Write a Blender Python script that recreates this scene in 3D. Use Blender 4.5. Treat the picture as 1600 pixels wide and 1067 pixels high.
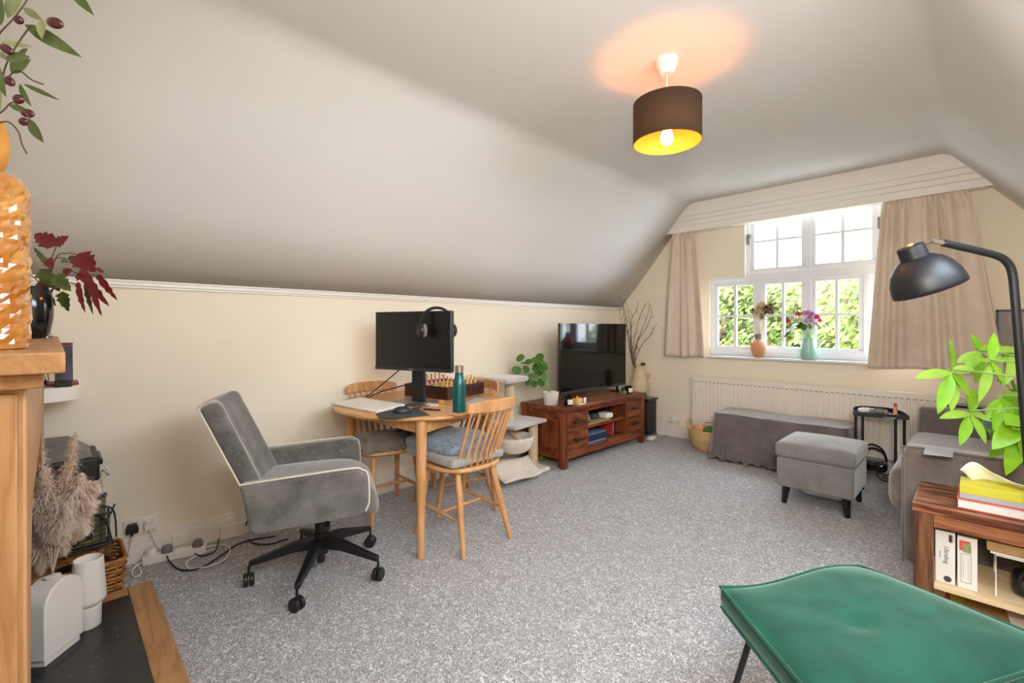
import bpy, math, random
import numpy as np
from mathutils import Vector, Matrix, noise
random.seed(7)
S = bpy.context.scene
COL = S.collection
PI = math.pi
for _o in list(bpy.data.objects): bpy.data.objects.remove(_o)
# ------------------------------------------------------------------ camera
TH = math.radians(45.3); CH = 1.22; F = 722.5; HY = 512.0
FW = Vector((-math.sin(TH), math.cos(TH), 0)); RT = Vector((math.cos(TH), math.sin(TH), 0)); CAM = Vector((0, 0, CH))
cd = bpy.data.cameras.new('camera'); cam = bpy.data.objects.new('camera', cd); COL.objects.link(cam)
cam.location = CAM; cam.rotation_euler = (PI/2, 0, TH)
cd.sensor_width = 36; cd.lens = 36*F/1600; cd.shift_y = (HY-533.5)/1600; cd.clip_start = .02; cd.clip_end = 300
S.camera = cam
# ------------------------------------------------------------------ view, world, sun, portals
S.view_settings.view_transform = 'Standard'; S.view_settings.look = 'None'; S.view_settings.gamma = 1
S.view_settings.use_curve_mapping = False
S.view_settings.exposure = 0.57
w = bpy.data.worlds.new('sky'); S.world = w; w.use_nodes = True
nt = w.node_tree; nt.nodes.clear()
o_ = nt.nodes.new('ShaderNodeOutputWorld'); b_ = nt.nodes.new('ShaderNodeBackground')
tc = nt.nodes.new('ShaderNodeTexCoord'); sp = nt.nodes.new('ShaderNodeSeparateXYZ'); rp = nt.nodes.new('ShaderNodeValToRGB')
nt.links.new(tc.outputs['Generated'], sp.inputs[0]); nt.links.new(sp.outputs['Z'], rp.inputs[0])
rp.color_ramp.elements[0].color = (.85, .92, 1.0, 1); rp.color_ramp.elements[0].position = 0
rp.color_ramp.elements[1].color = (.74, .87, 1.0, 1); rp.color_ramp.elements[1].position = .6
nt.links.new(rp.outputs[0], b_.inputs['Color']); nt.links.new(b_.outputs[0], o_.inputs['Surface'])
b_.inputs['Strength'].default_value = 14.0
def light(name, kind, loc, rot, **kw):
    l = bpy.data.lights.new(name, kind); o = bpy.data.objects.new(name, l); COL.objects.link(o)
    o.location = loc; o.rotation_euler = rot
    for k, v in kw.items(): setattr(l, k, v)
    return o
sun = light('sun', 'SUN', (-8, -2, 12), Vector((.75, .25, -.62)).to_track_quat('-Z', 'Y').to_euler(), energy=15.0, angle=.01, color=(1, .95, .85))
# window openings: portals steer sky light through the real glass
p1 = light('window_portal', 'AREA', (-1.12, 5.12, 1.65), (-PI/2, 0, 0), shape='RECTANGLE', size=2.0, size_y=1.5); p1.data.cycles.is_portal = True
SLN = Vector((-.78, 0, -.62)).normalized()
p2 = light('skylight_portal', 'AREA', (.34, 1.25, 1.92), SLN.to_track_quat('-Z', 'Y').to_euler(), shape='RECTANGLE', size=1.9, size_y=.7); p2.data.cycles.is_portal = True
# added fill light beside the camera, out of view, aimed at the far end
fill = light('fill_light', 'AREA', (.12, .06, 1.62), Vector((.03, .99, .06)).to_track_quat('-Z', 'Y').to_euler(), shape='DISK', size=.4, energy=30, color=(1, .93, .84))
cy = S.cycles
cy.max_bounces = 12; cy.diffuse_bounces = 9; cy.glossy_bounces = 4; cy.transmission_bounces = 6; cy.transparent_max_bounces = 12
cy.sample_clamp_indirect = 6; cy.use_denoising = True; cy.caustics_reflective = False; cy.caustics_refractive = False
try: cy.denoiser = 'OPENIMAGEDENOISE'
except Exception: pass

# ------------------------------------------------------------------ planning helper: a viewing ray met with a real plane
def ray(px, py):
    t = (px-800)/F; return FW + RT*t + Vector((0, 0, (HY-py)/F))
def onz(px, py, z): r = ray(px, py); return CAM + r*((z-CH)/r.z)
def onx(px, py, x): r = ray(px, py); return CAM + r*(x/r.x)
def ony(px, py, y): r = ray(px, py); return CAM + r*(y/r.y)
def atd(px, py, d): return CAM + ray(px, py)*d

# ------------------------------------------------------------------ materials
def lin(c):
    if isinstance(c, str): c = [int(c[i:i+2], 16)/255 for i in (0, 2, 4)]
    return tuple((v/12.92 if v <= .04045 else ((v+.055)/1.055)**2.4) for v in c) + (1,)
MATS = {}
def base(name, rough=.5, metal=0, spec=.5):
    m = bpy.data.materials.new(name); m.use_nodes = True
    n = m.node_tree; p = n.nodes['Principled BSDF']
    p.inputs['Roughness'].default_value = rough; p.inputs['Metallic'].default_value = metal
    p.inputs['Specular IOR Level'].default_value = spec
    MATS[name] = m; return m, n, p
def coords(n, scale=(1, 1, 1), rnd=True, kind='Object'):
    t = n.nodes.new('ShaderNodeTexCoord'); mp = n.nodes.new('ShaderNodeMapping')
    mp.inputs['Scale'].default_value = scale
    n.links.new(t.outputs[kind], mp.inputs[0])
    if rnd:
        oi = n.nodes.new('ShaderNodeObjectInfo'); mu = n.nodes.new('ShaderNodeMath'); mu.operation = 'MULTIPLY'; mu.inputs[1].default_value = 13.0
        n.links.new(oi.outputs['Random'], mu.inputs[0]); n.links.new(mu.outputs[0], mp.inputs['Location'])
    return mp
def ramp(n, stops):
    r = n.nodes.new('ShaderNodeValToRGB'); e = r.color_ramp.elements
    while len(e) < len(stops): e.new(.5)
    for i, (p, c) in enumerate(stops): e[i].position = p; e[i].color = lin(c) if not (isinstance(c, tuple) and len(c) == 4) else c
    return r
def bump(n, p, out, strength=.2, dist=.002):
    b = n.nodes.new('ShaderNodeBump'); b.inputs['Strength'].default_value = strength; b.inputs['Distance'].default_value = dist
    n.links.new(out, b.inputs['Height']); n.links.new(b.outputs[0], p.inputs['Normal'])
def plain(name, c, rough=.5, metal=0, spec=.5, var=.06, scale=8, bmp=0, bscale=60, sheen=0, trans=0):
    m, n, p = base(name, rough, metal, spec)
    c = lin(c); mp = coords(n)
    nz = n.nodes.new('ShaderNodeTexNoise'); nz.inputs['Scale'].default_value = scale; nz.inputs['Detail'].default_value = 4
    n.links.new(mp.outputs[0], nz.inputs[0])
    r = ramp(n, [(.3, tuple(v*(1-var) for v in c[:3])+(1,)), (.7, tuple(min(1, v*(1+var)) for v in c[:3])+(1,))])
    n.links.new(nz.outputs[0], r.inputs[0]); n.links.new(r.outputs[0], p.inputs['Base Color'])
    if bmp:
        n2 = n.nodes.new('ShaderNodeTexNoise'); n2.inputs['Scale'].default_value = bscale; n2.inputs['Detail'].default_value = 3
        n.links.new(mp.outputs[0], n2.inputs[0]); bump(n, p, n2.outputs[0], bmp)
    if sheen: p.inputs['Sheen Weight'].default_value = sheen; p.inputs['Sheen Roughness'].default_value = .4
    if trans: p.inputs['Subsurface Weight'].default_value = trans; p.inputs['Subsurface Radius'].default_value = (.02, .02, .01)
    return m
def wood(name, cs, sc=(6, 6, 1.2), rough=.42, rings=3.0, ax=None, spec=.4):
    m, n, p = base(name, rough, 0, spec)
    mp = coords(n, sc)
    n1 = n.nodes.new('ShaderNodeTexNoise'); n1.inputs['Scale'].default_value = 1.5; n1.inputs['Detail'].default_value = 5; n1.inputs['Distortion'].default_value = .6
    n.links.new(mp.outputs[0], n1.inputs[0])
    mu = n.nodes.new('ShaderNodeMath'); mu.operation = 'MULTIPLY'; mu.inputs[1].default_value = rings*3
    n.links.new(n1.outputs[0], mu.inputs[0])
    sn = n.nodes.new('ShaderNodeMath'); sn.operation = 'PINGPONG'; sn.inputs[1].default_value = 1
    n.links.new(mu.outputs[0], sn.inputs[0])
    n2 = n.nodes.new('ShaderNodeTexNoise'); n2.inputs['Scale'].default_value = 14; n2.inputs['Detail'].default_value = 6
    n.links.new(mp.outputs[0], n2.inputs[0])
    mx = n.nodes.new('ShaderNodeMath'); mx.operation = 'MULTIPLY_ADD'; mx.inputs[1].default_value = .45
    n.links.new(n2.outputs[0], mx.inputs[0])
    m3 = n.nodes.new('ShaderNodeMath'); m3.operation = 'MULTIPLY'; m3.inputs[1].default_value = .55
    n.links.new(sn.outputs[0], m3.inputs[0]); n.links.new(m3.outputs[0], mx.inputs[2])
    r = ramp(n, [(i/(len(cs)-1)*.7+.15, c) for i, c in enumerate(cs)])
    n.links.new(mx.outputs[0], r.inputs[0]); n.links.new(r.outputs[0], p.inputs['Base Color'])
    bump(n, p, n2.outputs[0], .06)
    return m
def fabric(name, c1, c2, scale=420, rough=.95, sheen=.5, big=.0, bstr=.25):
    m, n, p = base(name, rough, 0, .2)
    mp = coords(n)
    n1 = n.nodes.new('ShaderNodeTexNoise'); n1.inputs['Scale'].default_value = scale; n1.inputs['Detail'].default_value = 2
    n.links.new(mp.outputs[0], n1.inputs[0])
    n2 = n.nodes.new('ShaderNodeTexNoise'); n2.inputs['Scale'].default_value = 9; n2.inputs['Detail'].default_value = 5
    n.links.new(mp.outputs[0], n2.inputs[0])
    ad = n.nodes.new('ShaderNodeMath'); ad.operation = 'MULTIPLY_ADD'; ad.inputs[1].default_value = .6
    m4 = n.nodes.new('ShaderNodeMath'); m4.operation = 'MULTIPLY'; m4.inputs[1].default_value = .4
    n.links.new(n2.outputs[0], m4.inputs[0]); n.links.new(n1.outputs[0], ad.inputs[0]); n.links.new(m4.outputs[0], ad.inputs[2])
    r = ramp(n, [(.36, c1), (.64, c2)])
    n.links.new(ad.outputs[0], r.inputs[0]); n.links.new(r.outputs[0], p.inputs['Base Color'])
    p.inputs['Sheen Weight'].default_value = sheen
    bump(n, p, n1.outputs[0], bstr, .001)
    return m
def glow(name, c, strength):
    m = bpy.data.materials.new(name); m.use_nodes = True; n = m.node_tree; n.nodes.clear()
    e = n.nodes.new('ShaderNodeEmission'); e.inputs[0].default_value = lin(c); e.inputs[1].default_value = strength
    o = n.nodes.new('ShaderNodeOutputMaterial'); n.links.new(e.outputs[0], o.inputs[0]); MATS[name] = m; return m
def thin_glass(name, tint=(1, 1, 1), refl=.06):
    m = bpy.data.materials.new(name); m.use_nodes = True; n = m.node_tree; n.nodes.clear()
    t = n.nodes.new('ShaderNodeBsdfTransparent'); t.inputs[0].default_value = tint + (1,)
    g = n.nodes.new('ShaderNodeBsdfGlossy'); g.inputs['Roughness'].default_value = .02
    x = n.nodes.new('ShaderNodeMixShader'); x.inputs[0].default_value = refl
    o = n.nodes.new('ShaderNodeOutputMaterial')
    n.links.new(t.outputs[0], x.inputs[1]); n.links.new(g.outputs[0], x.inputs[2]); n.links.new(x.outputs[0], o.inputs[0]); MATS[name] = m; return m

M = {}
M['wall'] = plain('cream_paint', 'F1E7D3', .9, spec=.2, var=.012, scale=3, bmp=.05, bscale=180)
M['ceil'] = plain('ceiling_paint', 'DFDDDA', .92, spec=.2, var=.01, scale=2, bmp=.06, bscale=120)
M['trim'] = plain('white_gloss_paint', 'EFE9E1', .35, var=.01)
M['upvc'] = plain('white_window_paint', 'EEF1F6', .3, var=.01)
M['rad'] = plain('radiator_enamel', 'EFE6DA', .35, var=.01)
M['plastic_w'] = plain('white_plastic', 'EDE8E0', .35, var=.01)
M['pvc_grey'] = plain('grey_plastic', '77736E', .5, var=.02)
M['black'] = plain('black_plastic', '17171A', .42, var=.05)
M['blackm'] = plain('black_powdercoat', '16161A', .45, var=.05)
M['gloss_black'] = plain('gloss_black', '0B0B0D', .12, spec=.6, var=.02)
M['screen'] = plain('screen_glass', '030304', .06, spec=.3, var=.0)
M['matte_screen'] = plain('matte_screen', '101012', .32, spec=.5, var=.0)
M['bezel'] = plain('dark_bezel', '25272C', .35, var=.02)
M['grey_metal'] = plain('grey_metal', '8B8A88', .35, metal=.6, var=.03)
M['chrome'] = plain('chrome', 'D5D5D8', .12, metal=1, var=0)
M['pine'] = wood('pine_wood', ['9A6B42', 'B08052', 'BA8B5D'], (9, 9, 1.1), .4)
M['pine_h'] = wood('pine_wood_lengthwise', ['9A6B42', 'B08052', 'BA8B5D'], (1.1, 9, 9), .4)
M['beech'] = wood('beech_wood', ['B4824F', 'C69260', 'D2A272'], (7, 7, 1.0), .38, 2)
M['beech_top'] = wood('beech_table_wood', ['B68450', 'C6935F', 'D0A06E'], (1, 8, 8), .3, 2)
M['cherry'] = wood('cherry_wood', ['47200F', '73371B', '915029'], (6, 1.0, 6), .36, 3)
M['cherry_v'] = wood('cherry_wood_upright', ['47200F', '70351A', '8B4B27'], (6, 6, .9), .36, 3)
M['rose'] = wood('rosewood', ['3A1C10', '653320', '8E5837', 'A5704A'], (1.0, 7, 7), .32, 4)
M['rose_v'] = wood('rosewood_upright', ['3A2014', '67402A', '865A3C'], (7, 7, .8), .38, 4)
M['ply'] = wood('pale_shelf_wood', ['D8B98C', 'E4CBA2', 'EAD6B2'], (1, 6, 6), .45, 1.5)
M['dark_box'] = wood('dark_brown_box_wood', ['2C1611', '40211A', '52302A'], (2, 7, 7), .4, 2)
M['chair_grey'] = fabric('charcoal_tweed', '444240', '86827C', 330)
M['sofa_grey'] = fabric('sofa_weave', '5F5855', '8B817B', 300)
M['ott_grey'] = fabric('ottoman_weave', '6A6664', '8E8987', 330)
M['throw'] = fabric('throw_fabric', '5C5652', '7A726D', 260, bstr=.4)
M['cush_grey'] = fabric('cushion_fabric', '8A8883', 'ACA9A4', 260)
M['denim'] = fabric('blue_grey_cushion', '5E7186', '93A4B5', 40, bstr=.3)
M['navy'] = fabric('navy_fabric', '2A3645', '4A5B70', 60)
M['taupe'] = fabric('taupe_canvas', '6A5E54', '8E8176', 200)
M['curtain'] = fabric('beige_curtain_cloth', 'D6C4B2', 'E8D9C9', 500, sheen=.1, bstr=.1)
M['piping'] = plain('cream_piping', 'D8CDBA', .8, var=.05)
M['plush'] = fabric('pale_grey_plush', 'A9A19C', 'C7C0BB', 150, bstr=.5)
M['cream_plush'] = fabric('cream_plush', 'C9BCAC', 'E1D6C8', 90, bstr=.5)
M['sisal'] = plain('sisal_rope', 'CDBB98', .85, var=.12, scale=60, bmp=.5, bscale=220)
M['ceram_w'] = plain('white_ceramic', 'EDE6DD', .38, var=.015)
M['ceram_c'] = plain('cream_stoneware', 'D9C9A6', .6, var=.05, scale=14, bmp=.05)
M['ceram_p'] = plain('white_pot_ceramic', 'D9D0C6', .55, var=.03)
M['terra'] = plain('peach_terracotta', 'D99B72', .7, var=.05)
M['greyneck'] = plain('grey_glaze', '7E7B78', .5, var=.04)
M['mint'] = plain('mint_glaze', '9BCDBA', .25, var=.03)
M['mint_d'] = plain('mint_handle_glaze', '6E9C90', .3, var=.03)
M['teal'] = plain('teal_bottle_paint', '175A59', .28, metal=.25, var=.04)
M['steel'] = plain('brushed_steel', 'B5A798', .3, metal=.8, var=.03)
M['paper'] = plain('white_paper', 'E6E2DC', .8, var=.02)
M['tan_paper'] = plain('tan_card', 'B08A58', .8, var=.04)
M['red'] = plain('red_card', 'B8382C', .6, var=.05)
M['blue_card'] = plain('blue_card', '6E86A8', .5, var=.05)
M['dkblue'] = plain('dark_blue_card', '1D2C44', .5, var=.05)
M['yellow'] = plain('yellow_card', 'C9C23A', .55, var=.04)
M['olive_card'] = plain('olive_card', '6F6C4A', .6, var=.05)
M['pale_grey'] = plain('pale_grey_card', 'A7AAB0', .6, var=.03)
M['slate'] = plain('slate_card', '3C3F44', .7, var=.05)
M['tissue'] = plain('tissue_paper', 'F1EFEC', .9, var=.01, trans=.1)
M['lime'] = plain('pachira_leaf', '7FB51E', .45, var=.18, scale=18, trans=.15)
M['lime2'] = plain('pachira_leaf_pale', '97BF45', .45, var=.12, scale=18, trans=.15)
M['stem_g'] = plain('green_stem', '8FA562', .6, var=.1)
M['pilea'] = plain('pilea_leaf', '3F6E22', .4, var=.25, scale=14, trans=.1)
M['olive_leaf'] = plain('olive_leaf', '4E5F2B', .45, var=.35, scale=25)
M['olive_leaf_pale'] = plain('olive_leaf_underside', '8E9468', .6, var=.2, scale=25)
M['olive'] = plain('purple_olive', '4B1620', .25, var=.3, scale=30)
M['twig'] = plain('brown_twig', '57462F', .8, var=.2, scale=30)
M['pale_twig'] = plain('grey_brown_branch', '6B5D4D', .85, var=.25, scale=30)
M['beg_red'] = plain('begonia_leaf_red', '6E0F17', .5, var=.25, scale=25)
M['beg_green'] = plain('begonia_leaf_green', '4E5A26', .5, var=.4, scale=25)

M['straw'] = plain('straw_weave', 'CDAE7C', .8, var=.15, scale=40, bmp=.5, bscale=150)
M['wicker'] = wood('wicker_cane', ['7A4A1E', 'A8692F', 'C2863F'], (9, 9, 9), .5, 3)
M['mustard'] = plain('mustard_glaze', 'C98A34', .4, var=.06)
M['gardenleaf'] = plain('garden_leaf', '586526', .6, var=.35, scale=2.5)
M['gardenleaf2'] = plain('garden_leaf_pale', '7C8644', .6, var=.35, scale=2.5)
M['trunk'] = plain('tree_bark', '4A2E26', .9, var=.3, scale=8)
M['bounce_ground'] = plain('pale_bounce_ground', 'B4B0A8', .9, var=.3, scale=3)  # unseen ground, made pale to bounce light up to the ceiling
M['pinkf'] = plain('pink_petal', 'D98FB4', .6, var=.25, scale=40)
M['lilacf'] = plain('lilac_petal', 'C9AFD0', .6, var=.2, scale=40)
M['magenta'] = plain('magenta_petal', 'C22A66', .6, var=.2, scale=40)
M['coral'] = plain('coral_petal', 'D65A50', .6, var=.2, scale=40)
M['creamf'] = plain('cream_petal', 'E3DDC4', .6, var=.1, scale=40)
M['driedf'] = plain('dried_cream_plume', 'CBB48A', .9, var=.2, scale=50)
M['driedbrown'] = plain('dried_brown_pod', '6B4536', .8, var=.3, scale=50)
M['chess_pale'] = plain('pale_pink_wood', 'D6A184', .5, var=.1)
M['chess_yel'] = plain('yellow_wood', 'D9AE5C', .5, var=.1)
M['glass'] = thin_glass('window_glass')
M['clear'] = thin_glass('clear_glass', (.93, .95, .95), .14)
M['bulb'] = glow('bulb_glow', (1, .58, .19), 140)
M['leaf_lime_card'] = plain('dark_green_cloth', '3C7A36', .8, var=.1)
M['cork'] = plain('cork_mat', 'D2A877', .8, var=.08, scale=60)
M['orange_skin'] = plain('orange_brown', 'B9773E', .6, var=.1)
def translucent(m, c, f):
    n = m.node_tree; p = n.nodes['Principled BSDF']; o = n.nodes['Material Output']; t = n.nodes.new('ShaderNodeBsdfTranslucent'); t.inputs[0].default_value = lin(c)
    x = n.nodes.new('ShaderNodeMixShader'); x.inputs[0].default_value = f; n.links.new(p.outputs[0], x.inputs[1]); n.links.new(t.outputs[0], x.inputs[2]); n.links.new(x.outputs[0], o.inputs[0]); return m
M['pampas'] = translucent(plain('pampas_fibre', 'F4E6D8', .95, var=.1, scale=30), 'F6E6D6', .45)
M['lamp_shade'] = translucent(plain('taupe_lampshade', '4C3B26', .85, var=.04), 'A88A3C', .32)
M['gold'] = translucent(plain('gold_lining', 'D0A060', .45, metal=.3, var=.03), 'E0A050', .25)
M['green_cloth'] = plain('olive_green_cloth', '6E7A22', .9, var=.1)
M['teal_c'] = fabric('teal_cushion', '5C8783', '86ABA5', 200)
M['picture'] = plain('faded_grey_print', '9C9490', .6, var=.12, scale=6)
M['lilac_bag'] = plain('slate_lilac_foil', '5B5B70', .35, var=.12, scale=12)
M['wine'] = plain('wine_card', '8A2B33', .5, var=.05)

def m_velvet():
    m, n, p = base('green_velvet', .75, 0, .3)
    mp = coords(n, rnd=False)
    a = n.nodes.new('ShaderNodeTexNoise'); a.inputs['Scale'].default_value = 7; a.inputs['Detail'].default_value = 6; a.inputs['Distortion'].default_value = .8
    n.links.new(mp.outputs[0], a.inputs[0])
    r = ramp(n, [(.3, '0A3A2D'), (.7, '165443')]); n.links.new(a.outputs[0], r.inputs[0]); n.links.new(r.outputs[0], p.inputs['Base Color'])
    p.inputs['Sheen Weight'].default_value = .55; p.inputs['Sheen Roughness'].default_value = .35
    p.inputs['Sheen Tint'].default_value = (.62, .9, .8, 1)
    b = n.nodes.new('ShaderNodeTexNoise'); b.inputs['Scale'].default_value = 30; b.inputs['Detail'].default_value = 4
    n.links.new(mp.outputs[0], b.inputs[0]); bump(n, p, b.outputs[0], .12, .004)
    return m
M['velvet'] = m_velvet()
def m_carpet():
    m, n, p = base('grey_twist_carpet', 1, 0, .1)
    mp = coords(n, rnd=False)
    w1 = n.nodes.new('ShaderNodeTexNoise'); w1.inputs['Scale'].default_value = 55; w1.inputs['Detail'].default_value = 1.0; w1.inputs['Distortion'].default_value = 2.2
    n.links.new(mp.outputs[0], w1.inputs[0])
    pp = n.nodes.new('ShaderNodeMath'); pp.operation = 'MULTIPLY'; pp.inputs[1].default_value = 4.5; n.links.new(w1.outputs[0], pp.inputs[0])
    pg = n.nodes.new('ShaderNodeMath'); pg.operation = 'PINGPONG'; pg.inputs[1].default_value = 1; n.links.new(pp.outputs[0], pg.inputs[0])
    f = n.nodes.new('ShaderNodeTexNoise'); f.inputs['Scale'].default_value = 160; f.inputs['Detail'].default_value = 3; n.links.new(mp.outputs[0], f.inputs[0])
    ad = n.nodes.new('ShaderNodeMath'); ad.operation = 'MULTIPLY_ADD'; ad.inputs[1].default_value = .35
    h = n.nodes.new('ShaderNodeMath'); h.operation = 'MULTIPLY'; h.inputs[1].default_value = .65
    n.links.new(pg.outputs[0], h.inputs[0]); n.links.new(f.outputs[0], ad.inputs[0]); n.links.new(h.outputs[0], ad.inputs[2])
    r = ramp(n, [(.12, '605E5F'), (.40, 'B2B0B1'), (.78, 'E2E0E0')]); n.links.new(ad.outputs[0], r.inputs[0])
    n.links.new(r.outputs[0], p.inputs['Base Color']); p.inputs['Sheen Weight'].default_value = .2
    bump(n, p, ad.outputs[0], .9, .006)
    return m
M['carpet'] = m_carpet()
def m_amber():
    m, n, p = base('amber_cut_glass', .08, 0, .9)
    p.inputs['Transmission Weight'].default_value = .2; p.inputs['Coat Weight'].default_value = 1; p.inputs['Coat Roughness'].default_value = .03
    mp = coords(n, rnd=False)
    v = n.nodes.new('ShaderNodeTexNoise'); v.inputs['Scale'].default_value = 30
    n.links.new(mp.outputs[0], v.inputs[0])
    r = ramp(n, [(.3, 'B86A1E'), (.7, 'D99A4A')]); n.links.new(v.outputs[0], r.inputs[0]); n.links.new(r.outputs[0], p.inputs['Base Color'])
    return m
M['amber'] = m_amber()
def m_hearth():
    m, n, p = base('black_granite', .28, 0, .5)
    mp = coords(n, rnd=False)
    v = n.nodes.new('ShaderNodeTexNoise'); v.inputs['Scale'].default_value = 90; v.inputs['Detail'].default_value = 2
    n.links.new(mp.outputs[0], v.inputs[0])
    r = ramp(n, [(.0, '191A1D'), (.70, '232428'), (.74, '8A8A8E')]); n.links.new(v.outputs[0], r.inputs[0]); n.links.new(r.outputs[0], p.inputs['Base Color'])
    return m
M['granite'] = m_hearth()

# ------------------------------------------------------------------ mesh builder
class MB:
    def __init__(s): s.v = []; s.f = []
    def add(s, vs, fs):
        k = len(s.v); s.v += [tuple(q) for q in vs]; s.f += [tuple(i+k for i in f) for f in fs]; return s
    def box(s, a, b, X=None):
        x0, y0, z0 = a; x1, y1, z1 = b
        vs = [Vector(c) for c in ((x0,y0,z0),(x1,y0,z0),(x1,y1,z0),(x0,y1,z0),(x0,y0,z1),(x1,y0,z1),(x1,y1,z1),(x0,y1,z1))]
        if X is not None: vs = [X @ q for q in vs]
        return s.add(vs, [(0,3,2,1),(4,5,6,7),(0,1,5,4),(1,2,6,5),(2,3,7,6),(3,0,4,7)])
    def prism(s, poly, z0, z1, X=None):
        n = len(poly); vs = [Vector((p[0], p[1], z0)) for p in poly] + [Vector((p[0], p[1], z1)) for p in poly]
        if X is not None: vs = [X @ q for q in vs]
        return s.add(vs, [tuple(range(n-1, -1, -1)), tuple(range(n, 2*n))] + [(i, (i+1) % n, n+(i+1) % n, n+i) for i in range(n)])
    def tube(s, pts, r, n=8, closed=False, cap=True, flat=None):
        pts = [Vector(p) for p in pts]; N = len(pts)
        rs = r if isinstance(r, (list, tuple)) else [r]*N
        vs = []; prev = None
        for i, p in enumerate(pts):
            if closed: t = pts[(i+1) % N] - pts[i-1]
            else: t = pts[min(i+1, N-1)] - pts[max(i-1, 0)]
            if t.length < 1e-9: t = Vector((0, 0, 1))
            t.normalize()
            if prev is None:
                a = Vector((0, 0, 1)) if abs(t.z) < .9 else Vector((1, 0, 0)); u = t.cross(a).normalized()
            else:
                u = (prev - t*prev.dot(t))
                u = u.normalized() if u.length > 1e-6 else t.orthogonal().normalized()
            prev = u; v = t.cross(u)
            for k in range(n):
                a = 2*PI*k/n; vs.append(p + u*math.cos(a)*rs[i] + v*math.sin(a)*rs[i]*(flat or 1))
        fs = []
        for i in range(N if closed else N-1):
            j = (i+1) % N
            for k in range(n): fs.append((i*n+k, i*n+(k+1) % n, j*n+(k+1) % n, j*n+k))
        if cap and not closed: fs += [tuple(range(n-1, -1, -1)), tuple(range((N-1)*n, N*n))]
        return s.add(vs, fs)
    def cyl(s, a, b, r0, r1=None, n=16): return s.tube([a, b], [r0, r1 if r1 is not None else r0], n)
    def lathe(s, prof, n=32, c=(0, 0, 0), X=None, rfun=None):
        vs = []
        for r, z in prof:
            for k in range(n):
                a = 2*PI*k/n; rr = r*(rfun(a, z) if rfun else 1)
                q = Vector((rr*math.cos(a), rr*math.sin(a), z))
                q = X @ q if X is not None else q + Vector(c)
                vs.append(q)
        fs = []
        for i in range(len(prof)-1):
            for k in range(n): fs.append((i*n+k, i*n+(k+1) % n, (i+1)*n+(k+1) % n, (i+1)*n+k))
        if prof[0][0] > 1e-5: fs.append(tuple(range(n-1, -1, -1)))
        if prof[-1][0] > 1e-5: fs.append(tuple(range((len(prof)-1)*n, len(prof)*n)))
        return s.add(vs, fs)
    def grid(s, fn, nu, nv, wrap=False):
        vs = [fn(i/nu, j/nv) for j in range(nv+1) for i in range(nu+(0 if wrap else 1))]
        W = nu if wrap else nu+1
        fs = [(j*W+i, j*W+(i+1) % W, (j+1)*W+(i+1) % W, (j+1)*W+i) for j in range(nv) for i in range(nu)]
        return s.add(vs, fs)
    def ball(s, c, r, nu=12, nv=8, X=None):
        rx, ry, rz = r if isinstance(r, (tuple, list)) else (r, r, r); c = Vector(c)
        vs = []; R = X or Matrix.Identity(3)
        for j in range(nv+1):
            p = PI*j/nv
            for i in range(nu):
                a = 2*PI*i/nu; vs.append(c + R @ Vector((rx*math.sin(p)*math.cos(a), ry*math.sin(p)*math.sin(a), -rz*math.cos(p))))
        fs = [(j*nu+i, j*nu+(i+1) % nu, (j+1)*nu+(i+1) % nu, (j+1)*nu+i) for j in range(nv) for i in range(nu)]
        return s.add(vs, fs)
    def rbox(s, c, size, r, crown=0, X=None, n=10, sag=None, seg=3):
        """soft rounded box, crown puffs the two big faces"""
        c = Vector(c); h = Vector(size)/2; r = min(r, min(h)*.999)
        idx = {}; vs = []; fs = []
        def ax(hh):
            inner = hh-r; m = max(2, n)
            a = [-hh + r*(1-math.cos(PI/2*k/seg)) for k in range(seg)]
            return a + [-inner + 2*inner*k/m for k in range(m+1)] + [-q for q in reversed(a)]
        A = [ax(h[i]) for i in range(3)]
        def vert(p):
            k = tuple(round(q, 6) for q in p)
            if k in idx: return idx[k]
            q = Vector(p); cl = Vector([max(-(h[i]-r), min(h[i]-r, q[i])) for i in range(3)])
            d = q-cl
            if d.length > 1e-9: q = cl + d.normalized()*r
            if crown:
                e = max(0, 1-(q.x/h.x)**2)*max(0, 1-(q.y/h.y)**2); q.z += crown*e*(1 if q.z > 0 else -.3 if q.z < 0 else 0)*min(1, abs(q.z)/(h.z*.5))
            if sag: q = sag(q)
            q = (X @ q if X is not None else q) + c
            vs.append(q); idx[k] = len(vs)-1; return idx[k]
        for axis in range(3):
            u, w_ = [(1, 2), (2, 0), (0, 1)][axis]
            for sg in (-1, 1):
                for i in range(len(A[u])-1):
                    for j in range(len(A[w_])-1):
                        quad = []
                        for (di, dj) in ((0, 0), (1, 0), (1, 1), (0, 1)):
                            p = [0, 0, 0]; p[axis] = sg*h[axis]; p[u] = A[u][i+di]; p[w_] = A[w_][j+dj]; quad.append(vert(p))
                        if sg < 0: quad.reverse()
                        if len(set(quad)) > 2: fs.append(tuple(dict.fromkeys(quad)))
        return s.add(vs, fs)
    def build(s, name, mat, parent=None, world=False, bevel=0, smooth=35, solid=0, sub=0, segs=2, mods=None):
        vs = s.v
        if world and parent is not None:
            iv = wmat(parent).inverted(); vs = [tuple(iv @ Vector(q)) for q in vs]
        me = bpy.data.meshes.new(name); me.from_pydata([tuple(q) for q in vs], [], s.f); me.validate(); me.update()
        if smooth:
            me.polygons.foreach_set('use_smooth', [True]*len(me.polygons)); me.set_sharp_from_angle(angle=math.radians(smooth))
        if mat: me.materials.append(M[mat] if isinstance(mat, str) else mat)
        o = bpy.data.objects.new(name, me); COL.objects.link(o)
        if parent is not None: o.parent = parent
        if bevel:
            b = o.modifiers.new('bevel', 'BEVEL'); b.width = bevel; b.segments = segs; b.limit_method = 'ANGLE'; b.angle_limit = math.radians(40); b.harden_normals = False
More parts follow.
